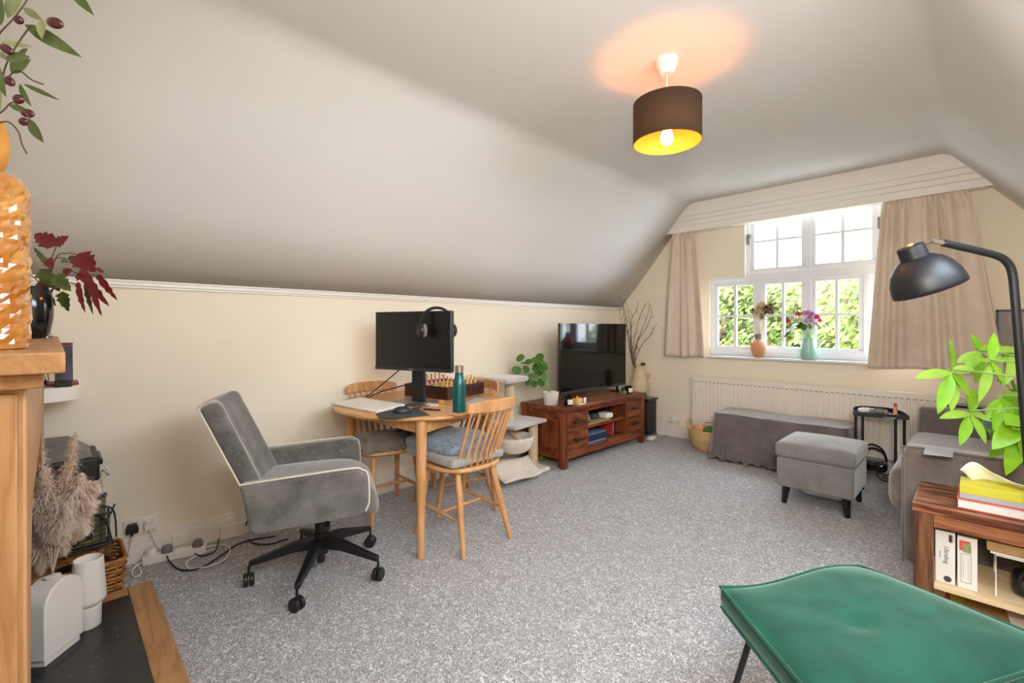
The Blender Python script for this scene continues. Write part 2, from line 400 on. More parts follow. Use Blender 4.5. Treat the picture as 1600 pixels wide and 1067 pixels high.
        if solid: q = o.modifiers.new('solid', 'SOLIDIFY'); q.thickness = solid; q.offset = 0
        if sub: q = o.modifiers.new('sub', 'SUBSURF'); q.levels = sub; q.render_levels = sub
        return o
def wmat(o):
    m = Matrix.Identity(4)
    while o is not None:
        m = Matrix.Translation(o.location) @ o.rotation_euler.to_matrix().to_4x4() @ m; o = o.parent
    return m
def tag(o, label=None, cat=None, group=None, kind=None):
    if label: o['label'] = label
    if cat: o['category'] = cat
    if group: o['group'] = group
    if kind: o['kind'] = kind
    return o
def thing(name, label, cat, loc=(0, 0, 0), rz=0, group=None, rot=None):
    o = bpy.data.objects.new(name, None); COL.objects.link(o); o.location = loc; o.rotation_euler = rot or (0, 0, rz)
    o.empty_display_size = .05
    return tag(o, label, cat, group)
def copy_tree(o, parent=None):
    c = o.copy(); COL.objects.link(c)
    if parent is not None: c.parent = parent
    for ch in [q for q in bpy.data.objects if q.parent == o]: copy_tree(ch, c)
    return c
def rot(axis, deg): return Matrix.Rotation(math.radians(deg), 4, axis)
def TR(v): return Matrix.Translation(Vector(v))
def frame_matrix(origin, z, xhint=(1, 0, 0)):
    z = Vector(z).normalized(); x = Vector(xhint); x = (x - z*x.dot(z)).normalized(); y = z.cross(x)
    m = Matrix((x, y, z)).transposed().to_4x4(); m.translation = Vector(origin); return m
def curve_pts(P, n=8):
    """Catmull-Rom through P"""
    P = [Vector(p) for p in P]; out = []
    for i in range(len(P)-1):
        p0 = P[max(i-1, 0)]; p1 = P[i]; p2 = P[i+1]; p3 = P[min(i+2, len(P)-1)]
        for k in range(n):
            t = k/n; out.append(.5*((2*p1)+(p2-p0)*t+(2*p0-5*p1+4*p2-p3)*t*t+(3*p1-p0-3*p2+p3)*t**3))
    return out + [P[-1]]
def roundrect(cx, cy, hx, hy, r, n=5):
    out = []
    for (sx, sy, a0) in ((1, 1, 0), (-1, 1, 90), (-1, -1, 180), (1, -1, 270)):
        for k in range(n+1):
            a = math.radians(a0+90*k/n); out.append((cx+sx*(hx-r)+r*math.cos(a), cy+sy*(hy-r)+r*math.sin(a)))
    return out
def leaf_mesh(mb, b, t, up, width, n=8, fold=.25, droop=.0, shape=None):
    """pointed leaf from b to t: two half blades folded on the midrib"""
    b = Vector(b); t = Vector(t); d = t-b; L = d.length; side = d.cross(Vector(up)); side = side.normalized() if side.length > 1e-6 else d.orthogonal().normalized(); nn = side.cross(d).normalized()
    k0 = len(mb.v); fs = []
    for i in range(n+1):
        u = i/n; w_ = (shape(u) if shape else math.sin(PI*u**.85)**.9)*width/2 if 0 < u < 1 else 0
        c = b + d*u - nn*droop*L*(u*u) + nn*droop*L*u*.3
        mb.v += [tuple(c - side*w_ + nn*fold*w_), tuple(c), tuple(c + side*w_ + nn*fold*w_)]
        if i: a = k0+3*(i-1); fs += [(a, a+1, a+4, a+3), (a+1, a+2, a+5, a+4)]
    mb.f += fs
def text_part(name, body, size, parent, mat, X, extrude=.0004):
    cu = bpy.data.curves.new(name, 'FONT'); cu.body = body; cu.size = size; cu.extrude = extrude; cu.align_x = 'CENTER'; cu.align_y = 'CENTER'
    cu.materials.append(M[mat]); tmp = bpy.data.objects.new(name, cu); me = bpy.data.meshes.new_from_object(tmp); bpy.data.objects.remove(tmp)
    o = bpy.data.objects.new(name, me); COL.objects.link(o); o.parent = parent
    iv = wmat(parent).inverted() @ X
    o.location = iv.to_translation(); o.rotation_euler = iv.to_euler(); return o
# ================================================================== THE SETTING
LX, RX, BY, NY, CZ = -3.10, .73, 4.95, -.28, 2.55
def struct(o): o['kind'] = 'structure'; return o
struct(MB().box((LX-.3, NY-.3, -.05), (RX+.3, BY+.25, 0)).build('floor', 'carpet', smooth=0))
struct(MB().box((LX-.12, NY-.2, -.05), (LX, BY+.2, 1.6)).build('wall_left', 'wall', smooth=0))
struct(MB().box((RX, NY-.2, -.05), (RX+.12, BY+.2, 1.55)).build('wall_right', 'wall', smooth=0))
struct(MB().box((LX-.1, NY-.12, -.05), (RX+.1, NY, 2.75)).build('wall_front', 'wall', smooth=0))
wb = MB(); Y0, Y1 = BY, BY+.22
for (x0, x1, z0, z1) in ((LX-.1, -2.02, -.05, 2.7), (-.22, RX+.1, -.05, 2.7), (-2.02, -.22, -.05, .93), (-2.02, -1.66, 1.735, 2.7), (-.58, -.22, 1.735, 2.7), (-1.66, -.58, 2.42, 2.7)):
    wb.box((x0, Y0, z0), (x1, Y1, z1))
struct(wb.build('wall_back', 'wall', smooth=0))
# sloping ceiling: one plastered skin, folds rounded
def fold(p, a, b, r, n=8):
    p = Vector(p); a = p + (Vector(a)-p).normalized()*r; b = p + (Vector(b)-p).normalized()*r
    return [a*(1-t)**2 + p*2*t*(1-t) + b*t*t for t in [k/n for k in range(n+1)]]
prof = [Vector((LX-.02, 1.44)), Vector((-2.8, 1.80)), Vector((-2.5, 2.165))] + fold((-2.19, 2.545), (LX, 1.44), (-.17, 2.55), .09) + fold((-.17, 2.55), (-2.19, 2.55), (RX, 1.44), .06)
SK0, SK1 = Vector((.16, 2.147)), Vector((.545, 1.669))
prof += [SK0, SK1, Vector((RX+.02, 1.44))]
ys = [NY-.05, .25, 2.25, 3.0, 4.0, BY+.05]
cm = MB(); n_ = len(prof); iS = prof.index(SK0)
cm.v = [(p.x, y, p.y) for y in ys for p in prof]
for j in range(len(ys)-1):
    for i in range(n_-1):
        if i == iS and j == 1: continue
        cm.f.append((j*n_+i, j*n_+i+1, (j+1)*n_+i+1, (j+1)*n_+i))
ceil = struct(cm.build('ceiling', 'ceil', smooth=50))
sd = ceil.modifiers.new('solid', 'SOLIDIFY'); sd.thickness = .1; sd.offset = 1
# skylight in the right slope, beside the camera
SD = (SK1-SK0); SDn = SD.normalized(); SNv = Vector((-SDn.y, SDn.x))  # points out of the roof
def sk(u, y, d): q = SK0 + SD*u + (SNv if SNv.y > 0 else -SNv)*d; return Vector((q.x, y, q.y))
sl = MB()
for (u0, u1, y0, y1) in ((0, .08, .25, 2.25), (.92, 1, .25, 2.25), (0, 1, .25, .32), (0, 1, 2.18, 2.25), (0, 1, 1.22, 1.27)):
    vs = [sk(u, y, d) for d in (.02, .10) for (u, y) in ((u0, y0), (u1, y0), (u1, y1), (u0, y1))]
    sl.add(vs, [(0, 1, 2, 3), (7, 6, 5, 4), (0, 4, 5, 1), (1, 5, 6, 2), (2, 6, 7, 3), (3, 7, 4, 0)])
w2 = struct(sl.build('window_2', 'upvc', smooth=0))
for (y0, y1) in ((.32, 1.22), (1.27, 2.18)):
    g = MB(); vs = [sk(u, y, d) for d in (.058, .062) for (u, y) in ((.08, y0), (.92, y0), (.92, y1), (.08, y1))]
    g.add(vs, [(0, 1, 2, 3), (7, 6, 5, 4), (0, 4, 5, 1), (1, 5, 6, 2), (2, 6, 7, 3), (3, 7, 4, 0)]).build('pane', 'glass', w2, smooth=0)
# picture rail and skirtings
def moulding(name, axis, fixed, a, b, steps, mat='trim', sgn=1):
    mb = MB()
    for (d, z0, z1) in steps:
        if axis == 'y': mb.box((min(fixed, fixed+sgn*d), a, z0), (max(fixed, fixed+sgn*d), b, z1))
        else: mb.box((a, min(fixed, fixed+sgn*d), z0), (b, max(fixed, fixed+sgn*d), z1))
    return struct(mb.build(name, mat, bevel=.002))
moulding('trim_1', 'y', LX, NY, BY, ((.014, 1.425, 1.437), (.024, 1.437, 1.462), (.034, 1.456, 1.466)))
moulding('trim_2', 'y', RX, NY, BY, ((.014, 1.425, 1.437), (.024, 1.437, 1.462)), sgn=-1)
sk_st = ((.022, 0, .095), (.017, .095, .112), (.010, .112, .13))
moulding('baseboard_left', 'y', LX, NY, BY, sk_st)
moulding('baseboard_back', 'x', BY, LX+.023, RX-.023, sk_st, sgn=-1)
moulding('baseboard_right', 'y', RX, NY, BY, sk_st, sgn=-1)
moulding('baseboard_front', 'x', NY, -.95, RX-.023, sk_st)
# boxed pelmet of horizontal boards between the slopes
def slopex(z): t = (z-1.465)/(2.55-1.465); return (-3.10 + .90*t, .73-.90*t)
pel = thing_p = None
pz = [2.25, 2.315, 2.365, 2.415, 2.552]
mb = MB(); a0 = slopex(2.25)
mb.box((slopex(2.29)[0], 4.835, 2.252), (slopex(2.29)[1], 4.94, 2.262))
pel = struct(mb.build('trim_3', 'trim', smooth=0))
for i in range(4):
    z0, z1 = pz[i], pz[i+1]-.0025
    (l0, r0), (l1, r1) = slopex(z0), slopex(z1)
    b = MB(); vs = []
    for y in (4.815, 4.835):
        vs += [(l0-.02, y, z0), (r0+.02, y, z0), (r1+.02, y, z1), (l1-.02, y, z1)]
    b.add(vs, [(0, 1, 2, 3), (7, 6, 5, 4), (0, 4, 5, 1), (1, 5, 6, 2), (2, 6, 7, 3), (3, 7, 4, 0)]); b.build('plank', 'trim', pel, smooth=0, bevel=.0012)
# ---- window in the gable: T-shaped, six four-pane casements
WY = 4.985
fr = MB()
def wbar(mb, x0, x1, z0, z1, y0=WY, y1=WY+.06): mb.box((x0, y0, z0), (x1, y1, z1)); return mb
wbar(fr, -2.02, -.22, .93, .985); wbar(fr, -2.02, -.22, 1.685, 1.765)
wbar(fr, -2.02, -1.985, .985, 1.685); wbar(fr, -.255, -.22, .985, 1.685)
for x in (-1.545, -1.12, -.685): wbar(fr, x-.022, x+.022, .985, 1.685)
wbar(fr, -1.66, -1.625, 1.765, 2.42); wbar(fr, -.615, -.58, 1.765, 2.42); wbar(fr, -1.142, -1.098, 1.765, 2.42); wbar(fr, -1.625, -.615, 2.385, 2.42)
win = struct(fr.build('window_1', 'upvc', bevel=.003))
def casement(x0, x1, z0, z1):
    s = MB(); w_ = .036; y0, y1 = WY+.012, WY+.05
    for (a, b, c, d) in ((x0, x1, z0, z0+w_+.01), (x0, x1, z1-w_, z1), (x0, x0+w_, z0+w_, z1-w_), (x1-w_, x1, z0+w_, z1-w_)): s.box((a, y0, c), (b, y1, d))
    c = s.build('casement', 'upvc', win, bevel=.002)
    xm = (x0+x1)/2; zm = (z0+z1)/2+.005
    MB().box((xm-.013, y0+.004, z0+w_), (xm+.013, y1-.004, z1-w_)).build('glazing_bar', 'upvc', c, smooth=0)
    MB().box((x0+w_, y0+.006, zm-.011), (x1-w_, y1-.006, zm+.011)).build('glazing_bar', 'upvc', c, smooth=0)
    for (a, b) in ((x0+w_, xm-.013), (xm+.013, x1-w_)):
        for (d, e) in ((z0+w_+.01, zm-.011), (zm+.011, z1-w_)): MB().box((a, WY+.03, d), (b, WY+.034, e)).build('pane', 'glass', c, smooth=0)
    return c
for (a, b) in ((-1.985, -1.567), (-1.523, -1.142), (-1.098, -.707), (-.663, -.255)): casement(a, b, .985, 1.685)
for (a, b) in ((-1.625, -1.142), (-1.098, -.615)): casement(a, b, 1.765, 2.385)
for x in (-1.64, -.60):
    h = MB(); h.box((x-.008, WY-.014, 2.06), (x+.008, WY, 2.16)); h.cyl((x, WY-.02, 2.09), (x+.03, WY-.03, 2.15), .005, n=8); h.build('window_catch', 'grey_metal', win)
st = MB(); st.tube([(-1.49, WY-.012, 1.035), (-1.30, WY-.012, 1.035)], .006, 8); st.build('window_stay', 'upvc', win)
struct(MB().box((-2.02, BY-.06, .905), (-.60, WY+.02, .93)).build('trim_4', 'upvc', bevel=.006))
tl = MB(); tl.box((-2.02, BY-.006, 1.72), (-1.665, BY+.0, 1.745)); tl.box((-1.675, BY-.006, 1.72), (-1.66, BY, 2.3)); struct(tl.build('trim_5', 'upvc', bevel=.002))

# ================================================================== GARDEN
struct(MB().box((-60, 5.6, -5.1), (50, 90, -5.0)).build('ground', 'bounce_ground', smooth=0))
def garden_tree(x, y, zt, r, label, n, lm, seed, fork=False):
    rnd = random.Random(seed)
    t = thing('garden_tree', label, 'tree', (x, y, -5.0), group='trees in the garden beyond the window')
    tr = MB(); H = zt+5
    tr.tube(curve_pts([(0, 0, 0), (.1, 0, H*.3), (-.1, .1, H*.55), (.05, 0, H*.8)], 4), [.2, .19, .18, .17, .16, .15, .14, .12, .1, .08, .06, .05, .04][:13], 8)
    for k in range(7):
        a = rnd.random()*6.28; h = H*(.45+.07*k); L = r*.75
        tr.tube([(0, 0, h), (math.cos(a)*L*.5, math.sin(a)*L*.5, h+.5), (math.cos(a)*L, math.sin(a)*L, h+1.1)], [.07, .05, .02], 6)
    tr.build('trunk', 'trunk', t)
    c = MB(); blobs = []
    for k in range(34):
        a = rnd.random()*6.28; zz = rnd.random(); rr = r*math.sqrt(max(.05, 1-(zz*1.15-.35)**2))*rnd.random()**.4*.85
        blobs.append((Vector((math.cos(a)*rr, math.sin(a)*rr, H*.38+(H*.62-.35)*zz)), r*rnd.uniform(.22, .38)))
    for k in range(int(n*2.6)):
        bc, br = blobs[k % len(blobs)]
        d = Vector((rnd.gauss(0, 1), rnd.gauss(0, 1), rnd.gauss(0, 1))).normalized()*br*rnd.uniform(.6, 1.05)
        p = bc + d; q = Vector((rnd.gauss(0, 1), rnd.gauss(0, 1), rnd.gauss(.2, 1))).normalized(); u = q.orthogonal().normalized(); v = q.cross(u); s = rnd.uniform(.05, .095)
        c.add([p-u*s, p+v*s*.5, p+u*s, p-v*s*.5], [(0, 1, 2, 3)])
    o = c.build('foliage', lm, t, smooth=0); o['kind'] = 'stuff'
    return t
garden_tree(-7.2, 12.2, 2.35, 2.3, 'leafy garden tree seen through the left-hand window casement', 9000, 'gardenleaf2', 1)
garden_tree(-4.6, 11.4, 2.3, 2.2, 'leafy garden tree seen behind the peach vase on the sill', 9000, 'gardenleaf', 2)
garden_tree(-2.6, 12.4, 2.45, 2.2, 'leafy garden tree seen behind the mint jug of flowers', 9000, 'gardenleaf2', 3)
garden_tree(-.9, 10.6, 2.35, 2.0, 'leafy garden tree with reddish trunk at the right of the window view', 8000, 'gardenleaf', 4)
garden_tree(1.6, 12.5, 2.2, 2.4, 'leafy garden tree standing behind the right-hand curtain', 5000, 'gardenleaf2', 5)
for i, (x, y, zt, r) in enumerate(((-9.5, 17, 2.6, 3.2), (-5.4, 18, 2.8, 3.2), (-1.5, 17.5, 2.8, 3.2))):
    garden_tree(x, y, zt, r, ['tall tree on the far left of the back row beyond the garden', 'tall tree in the middle of the back row beyond the garden', 'tall tree at the right of the back row beyond the garden'][i], 7000, ['gardenleaf', 'gardenleaf2', 'gardenleaf'][i], 11+i)

# ================================================================== CURTAINS
def curtain(label, xt0, xt1, xb0, xb1, zt, zb, nf, seed, ex=.9):
    rnd = random.Random(seed); ph = [rnd.uniform(-.5, .5) for _ in range(40)]
    mb = MB()
    def fn(u, v):
        x = (xt0+(xt1-xt0)*u)*(1-v**ex) + (xb0+(xb1-xb0)*u)*v**ex
        a = u*nf; k = int(a); w_ = a + .25*math.sin(2.3*a+seed) + .12*v*math.sin(5*u+seed)
        y = 4.868 + (.024-.002*v)*math.sin(2*PI*w_) + .008*math.sin(4*PI*w_+ph[k % 40]*2+3*v)*(1-v)
        z = zt + (zb-zt)*v + .006*math.sin(9*u+seed)*v
        if v < .06: y = 4.868 + (.014)*math.sin(2*PI*w_*2)
        return Vector((x, y, z))
    mb.grid(fn, nf*14, 44)
    return tag(mb.build('curtain', 'curtain', smooth=80, solid=.003), label, 'curtain', 'pair of beige curtains')
curtain('narrow beige curtain hanging to the left of the window by the corner', -2.375, -2.17, -2.50, -2.03, 2.27, .905, 4, 1, ex=.5)
curtain('wide beige curtain hanging to the right of the window behind the lamp', -.56, -.06, -.66, .13, 2.27, .885, 6, 4)
rl = MB(); rl.cyl((-2.36, 4.91, 2.30), (.0, 4.91, 2.30), .009, n=10); struct(rl.build('trim_6', 'trim'))

# ================================================================== RADIATOR and wall fittings
R0, R1 = -2.155, .0
rad = thing('radiator', 'long white ribbed panel radiator under the window', 'radiator', ((R0+R1)/2, 4.88, .14))
mb = MB(); zz0, zz1 = .14, .70; nr = 54; P = (R1-R0-.04)/nr; face = []
for i in range(nr):
    x = R0+.02+i*P
    face += [(x+.12*P, 4.842), (x+.62*P, 4.842), (x+.74*P, 4.850), (x+P, 4.850)]
face = [(R0+.02, 4.850)] + face
def strip(y_off, za, zb):
    k = len(mb.v); n = len(face)
    for z in (za, zb): mb.v.extend([(fx, fy+y_off, z) for fx, fy in face])
    for i in range(n-1): mb.f.append((k+i, k+i+1, k+n+i+1, k+n+i))
strip(0, zz0+.045, zz1-.045)
mb.box((R0, 4.843, zz0), (R1, 4.853, zz0+.045)); mb.box((R0, 4.843, zz1-.045), (R1, 4.853, zz1)); mb.box((R0, 4.843, zz0+.0452), (R0+.02, 4.853, zz1-.0452)); mb.box((R1-.02, 4.843, zz0+.0452), (R1, 4.853, zz1-.0452))
mb.box((R0+.01, 4.853, zz0+.01), (R1-.01, 4.862, zz1-.01))
mb.build('front_panel', 'rad', rad, world=True, smooth=0)
MB().box((R0, 4.8625, zz1-.012), (R1, 4.915, zz1)).build('top_grille', 'rad', rad, world=True, bevel=.002)
mb = MB(); mb.box((R0, 4.8625, zz0), (R0+.006, 4.915, zz1-.013)); mb.box((R1-.006, 4.8625, zz0), (R1, 4.915, zz1-.013)); mb.build('side_panel', 'rad', rad, world=True, smooth=0)
mb = MB()
for i in range(nr): x = R0+.02+(i+.1)*P; mb.box((x, 4.8405, zz1-.052), (x+.5*P, 4.8435, zz1-.046))
o = mb.build('slot_row', 'pvc_grey', rad, world=True, smooth=0); o['kind'] = 'stuff'
mb = MB(); mb.cyl((R0+.08, 4.90, .15), (R0+.08, 4.90, .0), .008); mb.cyl((R1-.08, 4.90, .15), (R1-.08, 4.90, .0), .008); mb.build('pipe', 'rad', rad, world=True)

def socket(name, label, face_m, wd, ht, nsw=2, plugs=(), group=None):
    """face_m: matrix, local x along wall, y up, z out of the wall"""
    t = thing(name, label, 'socket', face_m.to_translation(), group=group); t.rotation_euler = face_m.to_euler()
    MB().box((-wd/2, -ht/2, 0), (wd/2, ht/2, .012)).build('faceplate', 'plastic_w', t, bevel=.003)
    for k in range(nsw):
        x = (-.25+.5*k)*wd*.35; MB().box((x-.006, ht*.12, .0125), (x+.006, ht*.34, .017)).build('switch', 'plastic_w', t, bevel=.001)
    for (x, m_) in plugs:
        q = MB(); q.prism([(x-.024, -.024), (x+.024, -.024), (x+.026, 0), (x+.018, .024), (x-.018, .024), (x-.026, 0)], .0125, .042); q.cyl((x, -.022, .028), (x, -.045, .028), .006, n=8)
        q.build('plug', m_, t, bevel=.004)
    return t
def leftwall(px, py, off=.001): q = onx(px, py, LX+off); return frame_matrix(q, (1, 0, 0), (0, 1, 0))
def backwall(px, py, off=.001): q = ony(px, py, BY-off); return frame_matrix(q, (0, -1, 0), (1, 0, 0))
socket('wall_socket', 'white double wall socket with a black plug, left of the armchair', leftwall(220, 820), .146, .088, 2, ((-.038, 'black'), (.036, 'plastic_w')))
skm = frame_matrix(onx(366, 829, LX+.0235), (1, 0, 0), (0, 1, 0))
socket('wall_socket', 'white scuffed socket box on the skirting board behind the armchair', skm, .146, .088, 0, ())
socket('wall_socket', 'white double wall socket left of the radiator', backwall(1057, 655), .146, .088, 2, ((-.04, 'plastic_w'), (.04, 'plastic_w')))
mb = MB(); q = onx(277, 848, LX+.024); mb.box((LX+.023, q.y-.025, .03), (LX+.035, q.y+.025, .095))
tag(mb.build('junction_box', 'plastic_w', bevel=.003), 'small white junction box on the skirting board above the extension lead', 'junction box')
# extension lead on the carpet
a = onz(222, 880, .0); b = onz(321, 860, .0); d = (b-a); L = d.length; ang = math.atan2(d.y, d.x)
es = thing('extension_lead', 'white four-way extension lead lying along the skirting board', 'extension lead', (a+b)/2 + Vector((.012, 0, 0)), ang)
MB().prism(roundrect(0, 0, L/2, .028, .01), .0, .038).build('body', 'plastic_w', es, bevel=.003)
for k, m_ in enumerate(('plastic_w', 'pvc_grey', None, 'pvc_grey')):
    x = -L/2 + L*(k+.55)/4.1
    if m_:
        q = MB(); q.lathe([(.0, .075), (.016, .073), (.024, .062), (.026, .045), (.026, .0385)], 16, (x, 0, 0)); q.build('plug', m_, es)
q = MB(); q.box((-L/2+.012, -.01, .0385), (-L/2+.03, .01, .043)); q.build('red_switch', 'red', es, bevel=.001)['label'] = 'small red rocker switch'
def cable(label, pts, r=.0035, mat='plastic_w', name='cable', floor=False):
    return tag(MB().tube(curve_pts(pts, 10), r, 8).build(name, mat, smooth=80), label, 'cable')
def fl(px, py, z=.006): return onz(px, py, z)
def lw(px, py, o=.03): return onx(px, py, LX+o)
cable('thin white cable dropping from the black plug to the extension lead', [lw(207, 838, .045), lw(204, 850, .04), lw(201, 866, .03), fl(207, 878), fl(219, 888), fl(219, 898), fl(209, 901), fl(206, 892), fl(213, 884), fl(222, 878, .012)])
cable('short white cable from the right of the double socket to the extension lead', [lw(238, 834, .045), lw(241, 845, .04), lw(249, 856, .045), onx(253, 862, LX+.05)])
cable('black cable looping from the grey plug across the carpet towards the armchair', [onx(259, 862, LX+.07), fl(264, 876, .02), fl(277, 888), fl(295, 891), fl(318, 885), fl(345, 868), fl(372, 850), fl(400, 842), fl(430, 838)], .004, 'black')
cable('white cable loop lying on the carpet beside the extension lead', [fl(321, 855, .015), fl(345, 851), fl(359, 857), fl(352, 873), fl(325, 885), fl(296, 888), fl(292, 878), fl(308, 868), fl(334, 857)], .004)
cable('short black cable between the second grey plug and the carpet', [onx(299, 857, LX+.07), fl(306, 866, .01), fl(318, 868), fl(336, 861), fl(341, 848, .02), lw(341, 842, .04)], .0035, 'black')
cable('black cable hanging in a loop behind the armchair back', [lw(398, 806, .04), lw(386, 815, .04), lw(385, 835, .04), fl(395, 848, .01), fl(420, 850), fl(450, 842)], .004, 'black')
def bw(px, py, o=.04): return ony(px, py, BY-o)
cable('thin white cable from the back wall socket trailing left to the floor', [bw(1048, 660), bw(1044, 668, .05), fl(1036, 679), fl(1027, 681), fl(1012, 680)], .003)
cable('thin white cable from the back wall socket trailing right behind the basket', [bw(1062, 661), bw(1064, 672, .05), fl(1072, 682), fl(1080, 688), fl(1092, 690)], .003)
# framed print on the back wall at the right
q0 = ony(1556, 484, BY-.02); q1 = Vector((q0.x+.42, 0, .865))
pf = thing('picture_frame', 'black framed grey print on the back wall right of the curtain', 'picture', (q0.x+.21, BY-.02, 1.1))
x0, x1, z0, z1 = q0.x, q1.x, .865, q0.z
mb = MB()
for (a, b, c, d) in ((x0, x1, z0, z0+.014), (x0, x1, z1-.014, z1), (x0, x0+.014, z0, z1), (x1-.014, x1, z0, z1)): mb.box((a, BY-.024, c), (b, BY-.003, d))
mb.build('frame', 'black', pf, world=True, bevel=.001)
MB().box((x0+.014, BY-.012, z0+.014), (x1-.014, BY-.006, z1-.014)).build('print', 'picture', pf, world=True, smooth=0)
# ================================================================== PENDANT LAMP
PX, PY = -1.09, 2.16
pd = thing('pendant_lamp', 'lit ceiling pendant with a brown drum shade lined in gold', 'lamp', (PX, PY, CZ))
mb = MB(); mb.lathe([(.0, -.075), (.030, -.075), (.040, -.062), (.042, -.045), (.050, -.040), (.052, -.022), (.054, -.02), (.056, 0)], 32); mb.build('ceiling_rose', 'plastic_w', pd)
mb = MB(); mb.cyl((0, 0, -.07), (0, 0, -.27), .0035, n=8); mb.build('flex', 'plastic_w', pd)
mb = MB(); mb.lathe([(.012, -.27), (.019, -.272), (.021, -.30), (.021, -.325), (.012, -.33)], 20); mb.build('bulb_holder', 'plastic_w', pd)
ZT, ZB, SR = -.215, -.415, .162
mb = MB(); mb.lathe([(SR, ZB), (SR, ZT)], 64); mb.f = [f for f in mb.f if len(f) == 4]; mb.build('shade', 'lamp_shade', pd, solid=.001)
mb = MB(); mb.lathe([(SR-.0025, ZB+.001), (SR-.0025, ZT-.001)], 64); mb.f = [f for f in mb.f if len(f) == 4]; mb.build('shade_lining', 'gold', pd)['label'] = 'shiny gold inside of the shade'
mb = MB()
for z in (ZT-.002,):
    for k in range(3): a = 2*PI*k/3+.4; mb.tube([(.02*math.cos(a), .02*math.sin(a), -.30), (.10*math.cos(a), .10*math.sin(a), -.26), (SR*math.cos(a), SR*math.sin(a), z)], .002, 6)
mb.build('shade_spider', 'plastic_w', pd)
mb = MB(); mb.lathe([(.0, -.425), (.018, -.42), (.029, -.405), (.031, -.385), (.024, -.36), (.014, -.342), (.012, -.331)], 24); mb.build('bulb', 'bulb', pd)
# ================================================================== FIREPLACE
FX0, FX1 = -2.66, -1.0     # far and near ends of the surround
fp = thing('fireplace_surround', 'honey pine fireplace surround with mantel shelf at the left edge', 'fireplace', ((FX0+FX1)/2, NY, 0))
MB().box((-2.72, NY+.002, 1.152), (-.965, .012, 1.184)).build('mantel_shelf', 'pine_h', fp, world=True, bevel=.003)
MB().box((-2.685, NY+.002, 1.128), (-1.0, -.012, 1.151)).build('shelf_moulding', 'pine_h', fp, world=True, bevel=.004)
MB().box((FX0+.02, NY+.002, .86), (-1.04, -.032, 1.127)).build('frieze_panel', 'pine_h', fp, world=True, bevel=.002)
for (x0, x1) in ((-1.20, -1.035), (FX0, FX0+.17)):
    mb = MB(); mb.box((x0, NY+.002, .041), (x1, -.03, 1.127)); mb.build('pillar', 'pine', fp, world=True, bevel=.004)
mb = MB(); mb.box((-1.034, NY+.01, .05), (-1.026, -.13, 1.12)); mb.box((-1.034, -.08, .05), (-1.026, -.04, 1.12)); mb.build('side_panel', 'pine', fp, world=True, bevel=.002)
for (x0, sg) in ((FX0+.17, 1), (-1.20, -1)):
    mb = MB(); pts = [(x0, .86), (x0+sg*.16, .86), (x0, .58)]
    vs = [(x, -.05+dy, z) for dy in (0, .018) for (x, z) in pts]
    mb.add(vs, [(0, 1, 2), (5, 4, 3), (0, 3, 4, 1), (1, 4, 5, 2), (2, 5, 3, 0)]); mb.build('bracket', 'pine', fp, world=True, bevel=.001)
MB().box((FX0+.17, NY+.002, .041), (-1.20, NY+.012, .858)).build('back_panel', 'granite', fp, world=True, smooth=0)
he = thing('hearth', 'black granite hearth slab edged with honey pine', 'hearth', (-1.9, .02, 0))
HX0, HX1, HY1 = -2.735, -.6, .325
MB().box((HX0+.09, NY+.01, .002), (HX1-.02, HY1-.09, .040)).build('slab', 'granite', he, world=True, bevel=.001)
MB().box((HX0, HY1-.09, .002), (HX1, HY1, .036)).build('front_edging', 'pine_h', he, world=True, bevel=.004)
MB().box((HX0, NY+.01, .002), (HX0+.09, HY1-.0905, .036)).build('end_edging', 'pine', he, world=True, bevel=.004)
# amber vase: cut-glass cylinder, facets are real
VX, VY, VZ = -1.160, -.094, 1.1855
va = thing('amber_vase', 'tall amber cut-glass vase on the near end of the mantel', 'vase', (VX, VY, VZ))
mb = MB(); nu, nv, R, H = 44, 36, .0625, .295
rnd = random.Random(3)
def vf(u, v):
    a = 2*PI*u; k = round(u*nu); j = round(v*nv)
    dr = .0042*rnd.random()-.001+.0016*((k//3+j//3) % 2) if 1 < j < nv-2 else 0
    r = R + dr; z = H*v
    if v > .93: r = R*(1-.35*((v-.93)/.07)**2)
    return Vector((r*math.cos(a), r*math.sin(a), z))
mb.grid(vf, nu, nv, wrap=True); mb.f.append(tuple(range(nu-1, -1, -1))); mb.f.append(tuple(range(nv*nu, (nv+1)*nu)))
mb.f = [g for f in mb.f for g in ([f] if len(f) != 4 else [(f[0], f[1], f[2]), (f[0], f[2], f[3])])]
mb.build('body', 'amber', va, smooth=0)
mb = MB(); mb.lathe([(.030, H+.0005), (.036, H+.01), (.041, H+.03), (.040, H+.065), (.034, H+.085)], 32); mb.build('neck', 'mustard', va)['label'] = 'smooth mustard neck'
# olive branches standing in the vase
ob = thing('olive_branches', 'olive branches with purple fruit standing in the amber vase', 'branch', (VX, VY, VZ+H+.0865))
D0 = .78
def P3(px, py, dd=0): return atd(px, py, D0+dd)
stems = [[(-30, 195, 0), (-25, 120, 0), (-5, 60, 0), (20, 30, 0), (42, 0, .01), (60, -40, .02)],
         [(-35, 195, .02), (-5, 150, 0), (10, 100, -.02), (30, 65, -.02), (48, 40, -.03)],
         [(-32, 198, -.02), (2, 175, -.03), (20, 160, -.03), (40, 176, -.04), (48, 190, -.04)],
         [(-25, 196, .0), (2, 140, .0), (25, 110, .0), (50, 125, .0), (68, 132, .0)],
         [(-20, 200, -.03), (10, 190, -.05), (28, 205, -.06), (34, 225, -.06), (42, 240, -.06)]]
mb = MB()
for s_ in stems: mb.tube(curve_pts([P3(*q) for q in s_], 5), .0012, 5)
mb.build('stem', 'twig', ob, world=True)
